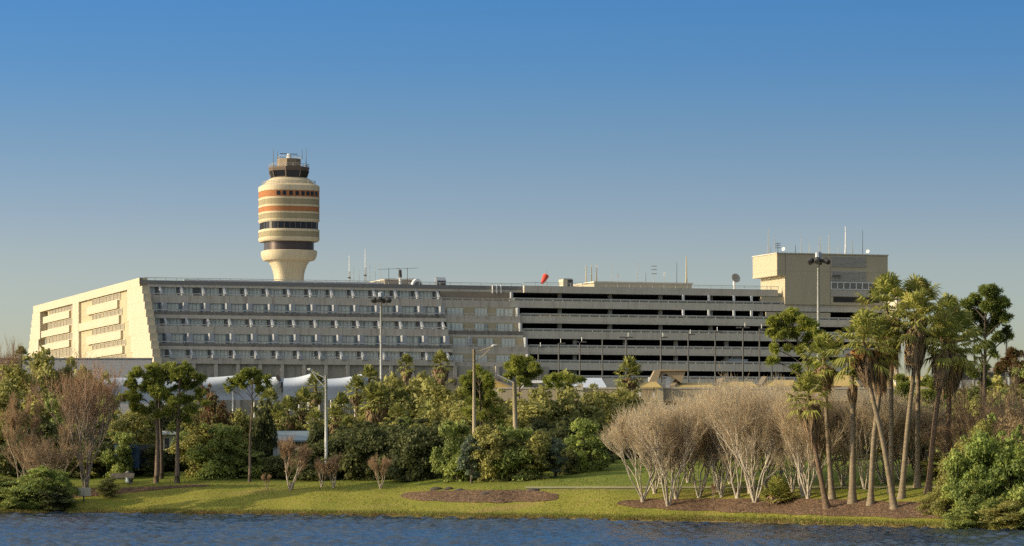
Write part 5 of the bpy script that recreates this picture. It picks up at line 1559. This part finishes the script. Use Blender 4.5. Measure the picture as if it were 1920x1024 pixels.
def pine(base,Y,via,top,clusters,label,ntuft=420,r=.2,mat='needle',group=None,needle=.36,lo=.45,name='pine_tree',seed=1,wd=.035):
    """clusters: px,py,r_px list; positions around the trunk plane, depth random"""
    Y=ry(base[0],Y); r*=.85
    x=pxx(base[0],Y); g=gz(x,Y)
    o=empty(name,(x,Y,g)); tag(o,label,'pine',group)
    loc=lambda q_: Vector(((q_[0]-CX)*Y/F-x,0,zp_(q_[1],Y)-g))
    pv=[Vector((0,0,-.2))]+[loc(q_) for q_ in via]+[loc(top)]
    n=len(pv); m=MB(); m.tube(pv,[r*(1.15-.95*i/(n-1)) for i in range(n)],8)
    m.tube([(0,0,-.2),(0,0,.1),(pv[1]*.15).to_tuple()],[r*1.6,r*1.35,r*1.1],8)
    r_=random.Random(seed); cs=[]
    def trunk_at(z):
        for i in range(n-1):
            if pv[i].z<=z<=pv[i+1].z:
                t_=(z-pv[i].z)/max(1e-6,pv[i+1].z-pv[i].z); return pv[i].lerp(pv[i+1],t_)
        return pv[-1]
    for (px,py,rp) in clusters:
        c=loc((px,py)); rr_=rp*Y/F; c.y=r_.uniform(-1,1)*max(.4,1.6-abs(c.x)*.3)
        cs.append((c.x,c.y,c.z,rr_))
        a=trunk_at(max(pv[0].z,min(pv[-1].z*.97,c.z-abs(c.x-trunk_at(c.z).x)*.5-.6)))
        mid=a.lerp(c,.55)+Vector((0,0,.15))
        m.tube([a,mid,c],[r*.32,r*.22,r*.08],5)
        for k in range(3):
            e_=c+Vector((r_.uniform(-1,1),r_.uniform(-1,1),r_.uniform(-.2,.6)))*rr_
            m.tube([mid,c.lerp(e_,.4),e_],[r*.14,r*.09,r*.04],3)
    m.build('trunk',M['bark_pine_dark' if 'dark' in mat or mat=='leaf_rust' else 'bark_pine'],o,True)
    sub=[]
    for a_,b_,c_,d_ in cs:
        for k in range(6):
            th=r_.uniform(0,6.28); ra=d_*r_.uniform(.3,1.05)
            sub.append((a_+math.cos(th)*ra,b_+math.sin(th)*ra,c_+r_.uniform(-.7,.6)*d_,d_*r_.uniform(.34,.66)))
    cs=sub
    V,Fc=tuft_cloud(seed,[(a_,b_,c_,d_*1.12) for a_,b_,c_,d_ in cs],int(ntuft*1.25),needle*.9,18,.7,wd)
    link('crown',npmesh('pine_crown',V,Fc,M[mat]),o)
    return o
pine((293,0),290,[(296,820),(293,740)],(288,690),[(285,692,17),(265,700,14),(300,698,14),(312,690,10),(250,718,14),(280,718,18),(310,715,12),(240,742,13),(265,745,14),(300,738,14),(250,765,10),(325,728,8),(272,770,8),(300,775,8)],'left of two tall pines with dense green crown near the shore',760,.21,seed=301,group='pines on the left lawn')
pine((303,0),297,[(303,830),(298,760)],(300,720),[(318,745,12),(290,760,10),(322,775,11),(305,735,9),(330,800,9),(280,790,9)],'thin dark pine trunk just right behind the left tall pine',260,.17,'needle_dark',seed=302,group='pines on the left lawn')
pine((332,0),290,[(333,820),(336,740)],(338,690),[(338,692,15),(355,698,13),(322,700,12),(368,712,12),(345,718,15),(378,738,11),(350,745,13),(365,765,11),(330,755,10),(385,755,9),(345,785,10),(318,768,8)],'right of two tall pines on the left lawn, with bare lower limbs',640,.22,seed=303,group='pines on the left lawn')
pine((468,0),292,[(469,820),(473,760)],(472,710),[(468,702,13),(452,708,10),(485,705,11),(440,718,9),(497,714,10),(430,728,7),(475,718,10),(505,722,6),(458,724,7),(490,732,7)],'slender pine with thin open crown before the white tent',330,.13,seed=304,needle=.3)
pine((905,0),318,[(903,820),(900,740)],(897,700),[(897,695,8),(886,704,9),(908,706,9),(880,716,11),(900,718,13),(918,720,9),(876,735,10),(898,738,12),(922,738,9),(884,755,11),(910,758,11),(930,770,8),(880,775,9),(905,780,9),(940,795,8)],'feathery green pine just right of the tan street lamp',700,.14,seed=305,wd=.03,needle=.4)
pine((975,0),345,[(973,780),(974,720)],(975,680),[(972,676,12),(960,684,11),(988,682,11),(998,688,9),(965,698,12),(985,700,12),(1003,700,8),(1012,697,6),(955,705,8),(975,715,9),(990,718,7)],'pale green tree with round crown above the tan wooden pole',560,.14,seed=306)
pine((1048,0),390,[(1048,760)],(1048,715),[(1025,712,7),(1040,708,9),(1058,710,9),(1075,712,8),(1088,714,7),(1046,722,8),(1066,724,7),(1030,722,6)],'low green pine tops before the garage, right of the round crown',260,.12,seed=307)
pine((1540,0),330,[(1530,800),(1520,700),(1500,655)],(1484,605),[(1480,588,13),(1465,596,12),(1495,590,13),(1450,606,11),(1470,612,14),(1505,606,12),(1520,612,10),(1445,625,9),(1462,632,10),(1495,625,12),(1515,632,11),(1535,625,9),(1455,655,8),(1475,650,8),(1530,650,9),(1450,675,8),(1500,655,8),(1520,680,9),(1490,690,8),(1540,690,9)],'pine with trunk leaning left and open crown before the garage',900,.2,seed=308,needle=.42)
pine((1845,0),300,[(1846,760),(1847,660)],(1848,560),[(1848,555,17),(1832,562,13),(1866,560,15),(1880,575,11),(1820,572,11),(1852,580,15),(1835,590,12),(1872,592,12),(1884,600,8),(1815,595,10),(1860,610,12),(1890,618,8),(1845,620,9),(1822,625,8),(1868,632,9),(1850,650,9),(1895,632,5),(1860,665,7),(1835,655,7)],'tall dark pine with rounded crown against the sky at the right',950,.26,'needle_dark',seed=309,needle=.42)
pine((1826,0),308,[(1838,760),(1842,680)],(1838,640),[(1828,700,9),(1848,715,9),(1835,740,10),(1815,690,8),(1850,690,7)],'thinner dark pine trunk left beside the tall right pine',260,.15,'needle_dark',seed=310)
pine((1760,0),305,[(1752,800)],(1745,700),[(1742,712,12),(1755,725,12),(1735,740,13),(1752,755,12),(1768,745,10),(1738,770,11),(1758,785,11)],'green pine sapling behind the right fan palms',420,.1,seed=311)
pine((1705,0),300,[(1700,800)],(1692,705),[(1690,712,11),(1700,728,11),(1684,735,9),(1705,750,10),(1692,765,9)],'green pine between the tall palms, behind the grove',320,.1,seed=312)
pine((1905,0),255,[(1905,760)],(1904,665),[(1905,662,12),(1892,676,13),(1915,680,13),(1885,692,12),(1903,700,13),(1918,710,11)],'yellow green pine with rusty top at the right picture edge',420,.11,'leaf_rust',seed=313)

# ------- belt of trees and shrubs
L_=plant
# far filler trees, hidden feet
G1='olive trees behind the left shore'
L_('olive',38,335,690,115,'broad olive green tree below the long grey wall at far left',G1)
L_('olive',98,340,672,100,'tall olive tree reaching over the long grey wall, left of the bare tree',G1)
L_('olive',160,345,700,95,'olive tree directly behind the tall bare tree',G1)
L_('green',215,330,745,80,'mid green tree between the bare tree and the left pine',G1)
L_('olive',5,310,715,80,'olive tree cut by the left picture edge',G1)
L_('green',120,320,745,90,'green tree low behind the tall bare tree',G1)
L_('dark',70,315,785,120,'dark green shrub mass under the left olive trees',G1)
L_('olive',250,312,770,85,'olive shrub left of the blue bus',G1)
L_('dark',195,305,815,100,'dark shrub behind the bare tree foot',G1)
L_('dark',286,302,838,46,'dark low shrub between the blue bus and the left tall pine',G1)
L_('dark',238,302,815,46,'dark shrub hiding the left half of the blue bus',G1)
L_('dark',205,302,835,50,'dark shrub left of the blue bus, above the bench',G1)
L_('green',225,298,815,60,'brownish green shrub above the park bench',G1)
L_('olive',140,300,845,110,'low olive shrub left of the park bench',G1)
L_('dark',320,310,845,80,'dark low shrub between the two pine trunks')
G2='shrubs behind the left pines'
L_('olive',365,302,790,85,'sunlit olive shrub right of the right tall pine',G2)
L_('green',408,300,800,95,'sunlit green shrub between the tall pine and slender pine',G2)
L_('green',445,301,812,75,'green shrub just left of the slender pine trunk',G2)
L_('green',492,303,852,62,'low green shrub just right of the slender pine trunk',G2)
L_('olive',405,325,772,85,'olive tree behind the green shrubs, left of the slender pine',G2)
L_('olive',445,330,775,80,'olive tree behind the slender pine trunk',G2)
L_('green',360,322,770,70,'green tree behind the right tall pine',G2)
L_('rust',388,312,728,58,'rusty red leaved tree right of the tall pines','rusty trees')
L_('rust',418,309,758,46,'smaller rusty red tree left of the slender pine','rusty trees')
L_('dark',496,306,762,44,'dark leaved tree left of the shelter roof')
L_('olive',470,345,782,90,'olive tree behind the dark leaved tree',G2)
L_('olive',535,355,782,100,'olive tree behind the shelter, under the palms',G2)
G3='dark hedge shrubs along the lawn'
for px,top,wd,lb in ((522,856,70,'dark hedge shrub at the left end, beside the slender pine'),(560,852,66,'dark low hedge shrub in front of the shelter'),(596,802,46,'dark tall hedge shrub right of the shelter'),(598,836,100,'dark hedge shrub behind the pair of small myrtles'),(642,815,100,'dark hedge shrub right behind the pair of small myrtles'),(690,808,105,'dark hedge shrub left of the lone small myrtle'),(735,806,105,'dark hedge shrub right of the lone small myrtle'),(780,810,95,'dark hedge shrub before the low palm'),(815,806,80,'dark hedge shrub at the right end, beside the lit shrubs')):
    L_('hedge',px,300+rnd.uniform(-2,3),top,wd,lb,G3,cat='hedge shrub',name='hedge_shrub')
G4='olive trees in the middle distance'
for px,Y,top,wd,k,lb in ((640,360,782,110,'olive','olive tree behind the palms right of the grey lamp'),(700,362,765,110,'olive','olive tree behind the stout palms'),(740,366,712,95,'olive','tall olive tree left below the pair of fan palms'),(785,368,712,115,'olive','broad olive tree below the right fan palm, before the tan wall'),(835,360,728,95,'olive','olive tree left of the tan street lamp'),(600,352,800,90,'dark','dark tree behind the grey lamp foot'),(660,325,815,80,'dark','dark tree low behind the hedge, right of the grey lamp'),(765,335,790,90,'green','green tree low between the palms and the hedge'),(820,335,775,85,'olive','olive tree behind the right end of the dark hedge'),(720,332,800,70,'olive','olive shrub above the hedge under the stout palms')):
    L_(k,px,Y,top,wd,lb,G4)
G5='sunlit shrubs in the middle of the lawn edge'
for px,Y,top,wd,k,lb in ((858,297,795,82,'green','green shrub below the tan street lamp'),(884,293,822,44,'blue','bluish green upright shrub before the tan street lamp'),(922,296,805,82,'olive','olive shrub right of the bluish upright one'),(968,298,805,82,'green','green shrub below the wooden pole'),(1003,300,815,75,'olive','olive shrub left of the blue green shrub'),(1042,297,826,50,'blue','blue green shrub near the middle of the lawn edge'),(1062,301,838,45,'dark','dark shrub between the blue green and the bright green one'),(1100,302,793,84,'bright','bright green round bush left of the bare grove'),(1130,318,850,50,'dark','dark low shrub behind the leftmost grove tree'),
    (880,332,765,90,'olive','olive tree behind the tan street lamp foot'),(925,338,745,95,'olive','olive tree behind the feathery pine'),(985,334,752,105,'olive','large olive tree right of the wooden pole'),(1030,338,736,105,'olive','large dark olive tree below the cream parapet'),(1078,340,738,110,'olive','broad olive tree behind the bright green bush'),(1128,344,735,95,'olive','olive tree before the lone fan palm'),(1168,348,733,80,'olive','olive tree just under the lone fan palm'),(1198,346,745,80,'olive','olive tree left behind the top of the bare grove'),(1010,322,790,80,'dark','dark tree in the gap behind the blue green shrub'),(1065,325,790,80,'dark','dark tree behind the bright green bush'),(940,322,800,70,'olive','olive shrub behind the bluish shrub')):
    L_(k,px,Y,top,wd,lb,G5)
G6='shrubs behind the bare grove'
for i,(px,top,wd,k) in enumerate(((1185,800,95,'olive'),(1235,795,95,'olive'),(1285,800,90,'brown'),(1335,790,95,'olive'),(1385,795,95,'brown'),(1435,790,95,'olive'),(1485,795,95,'dark'),(1535,790,95,'olive'),(1585,800,90,'dark'),(1635,795,95,'olive'),(1685,800,90,'olive'),(1735,790,90,'green'),(1785,780,95,'olive'),(1835,770,95,'green'),(1885,760,95,'olive'))):
    L_(k,px,352+rnd.uniform(-4,4),top,wd,'shrub half hidden behind the bare grove and palm trunks',G6)
for px,Y,top,wd,k,lb in ((1286,318,858,34,'dark','small dark bush on the lawn seen between grove stems'),(1625,318,852,60,'dark','dark bush behind the palm trunks'),(1575,318,858,50,'dark','dark bush behind the second palm trunk'),(1675,316,850,60,'dark','dark low bush at the foot of the tallest palm'),(1500,322,855,45,'dark','dark bush behind the shortest palm')):
    L_(k,px,Y,top,wd,lb)
G7='bushes on the right shore'
for px,Y,top,wd,k,lb in ((1868,207,815,105,'bright','tall bright green bush at the right shore, largest of its group'),(1815,207.5,850,80,'bright','bright green bush just left of the largest one'),(1905,206,832,90,'bright','bright green bush cut by the right picture edge'),(1845,205.5,905,80,'green','low green bush in front of the largest bright one'),(1775,209,905,60,'olive','low olive bush at the left end of the right shore bushes'),(1742,211,928,44,'olive','small olive bush nearest the palms'),(1788,211,850,70,'olive','olive bush behind the bright green ones'),(1840,214,790,80,'olive','olive bush above the bright green ones'),(1905,214,775,90,'brown','brownish bush at the right picture edge'),(1800,204.5,945,70,'green','low green bush at the water below the bright ones'),(1890,202.5,940,90,'olive','low olive bush touching the water at right'),(1945,202,900,100,'green','green bush outside the right edge'),(1755,225,850,50,'olive','olive shrub between palm trunks and bright bush'),(1885,285,740,90,'green','green tree behind the bare twigs at right'),(1830,288,755,80,'olive','olive tree below the tall right pine'),(1790,290,770,70,'green','green shrub below the rightmost palm')):
    L_(k,px,Y,top,wd,lb,G7)
G8='bushes on the left shore'
for px,Y,top,wd,k,lb in ((75,258,880,95,'bright','bright green leafy bush at the left shore'),(108,258.5,886,66,'bright','bright green bush left of the shore sign'),(30,257,915,70,'green','low green bush at the far left waterline'),(60,257,922,55,'bright','low bright bush at the waterline'),(95,257,915,80,'dark','dark green bush at the waterline left of the sign'),(128,257.5,932,32,'green','small green bush just left of the shore sign'),(-10,260,890,90,'green','green bush cut by the left picture edge'),(205,261.5,898,40,'olive','grassy olive tuft right of the shore sign'),(15,262,895,40,'olive','olive bush at the foot of the thin bare tree')):
    L_(k,px,Y,top,wd,lb,G8)

G9='low shrubs filling the tree belt'
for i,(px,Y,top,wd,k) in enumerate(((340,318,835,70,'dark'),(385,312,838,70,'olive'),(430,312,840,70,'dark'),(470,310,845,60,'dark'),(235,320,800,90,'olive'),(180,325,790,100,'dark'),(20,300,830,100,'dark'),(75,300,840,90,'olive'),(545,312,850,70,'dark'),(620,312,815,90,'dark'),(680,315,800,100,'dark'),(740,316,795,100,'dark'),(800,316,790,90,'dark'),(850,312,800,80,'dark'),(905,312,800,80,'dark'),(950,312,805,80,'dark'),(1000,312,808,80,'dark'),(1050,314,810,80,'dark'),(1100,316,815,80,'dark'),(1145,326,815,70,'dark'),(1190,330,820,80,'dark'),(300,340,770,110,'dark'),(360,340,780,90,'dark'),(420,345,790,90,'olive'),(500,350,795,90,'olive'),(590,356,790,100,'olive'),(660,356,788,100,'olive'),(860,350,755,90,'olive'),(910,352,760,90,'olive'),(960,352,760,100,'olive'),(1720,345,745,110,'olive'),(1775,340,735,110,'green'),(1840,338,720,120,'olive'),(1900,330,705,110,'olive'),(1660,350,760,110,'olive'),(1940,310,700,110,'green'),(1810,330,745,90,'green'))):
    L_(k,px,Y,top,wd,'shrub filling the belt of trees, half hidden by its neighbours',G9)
# two tall pines left of the frame whose long shadows fall on the lawn
pine((-207,0),257,[(-207,760)],(-207,680),[(-207+dx,py,24) for dx,py in ((0,680),(-30,700),(28,705),(0,725),(-35,745),(34,750),(10,765))],'tall pine on the shore left of the view, nearer the bench',900,.25,seed=321)
pine((-230,0),250,[(-230,700)],(-230,560),[(-230+dx,py,26) for dx,py in ((0,565),(-25,590),(26,600),(0,625),(-36,650),(36,660),(5,690),(-25,715),(28,730),(0,760),(20,780))],'tallest pine on the shore left of the view, nearer the water',1300,.28,seed=322)

# ------- grass blades
g=np.random.default_rng(5)
N=95000
X=g.uniform(-46,46,N); D=g.uniform(0,1,N)**1.5*46+.15
# more along the water
ns_=26000
X[:ns_]=g.uniform(-44,46,ns_); D[:ns_]=.05+np.abs(g.normal(0,.7,ns_))
Yv=np.array([ys(x) for x in X])+D
def in_bed(x,d):
    if pxx(762,258)<x<pxx(1040,258):
        u=(x-(pxx(756,258)+pxx(1045,258))/2)/((pxx(1045,258)-pxx(756,258))/2); k=max(0,1-abs(u)**2.6)**.5
        if abs(d-(7.2-.3*u))<2.1*k: return True
    a=pxx(1160,232); cx=(a+44)/2; u=(x-cx)/((44-a)/2)
    if abs(u)<1 and abs(d-5.15)<2.5*max(0,1-abs(u)**2.6)**.5: return True
    a=pxx(60,270); b=pxx(420,275)
    if a<x<b:
        f=(x-a)/(b-a)
        if 4.1+6.5*f<d<8.4+3.2*f: return True
    return False
keep=np.array([not in_bed(x,d) for x,d in zip(X,D)])
X,Yv,D=X[keep],Yv[keep],D[keep]; N=len(X)
Z=np.array([gz(x,y) for x,y in zip(X,Yv)])
patch=.6+.4*np.sin(X*.7+np.sin(Yv*.4)*2)*np.sin(Yv*.33+X*.21)
hgt=np.where(D<1.6,g.uniform(.05,.20,N),g.uniform(.04,.13,N)*patch+.02)
wid=np.where(D<1.6,.03,.035)
az=g.uniform(0,math.pi,N); lean=g.normal(0,.45,(N,2))*hgt[:,None]
px_=np.cos(az)*wid; py_=np.sin(az)*wid
V=np.stack([np.stack([X-px_,Yv-py_,Z-.02],1),np.stack([X+px_,Yv+py_,Z-.02],1),np.stack([X+lean[:,0],Yv+lean[:,1],Z+hgt],1)],1).reshape(-1,3)
t=NT('grass_blades'); gg=t.n('ShaderNodeNewGeometry'); vv=t.coord('Object')
c=t.mix(gg.outputs['Random Per Island'],(.14,.175,.026),(.24,.235,.05))
c=t.mix(t.ramp(t.noise(vv,.9,4),[(.45,0.0),(.7,.7)]),c,(.26,.20,.07))
sz_=t.n('ShaderNodeSeparateXYZ',{0:vv}); c=t.mix(t.math('MULTIPLY',t.ramp(sz_.outputs[2],[(.1,1.0),(.4,0.0)]),t.ramp(t.noise(vv,.5,3),[(.4,.2),(.6,1.0)])),c,(.21,.14,.06))
t.leafy(c,.3)
me=npmesh('grass',V,np.arange(3*N).reshape(N,3),t.m)
tag(link('grass',me),'short lawn grass with dry tufts along the waterline',None,None,'stuff')
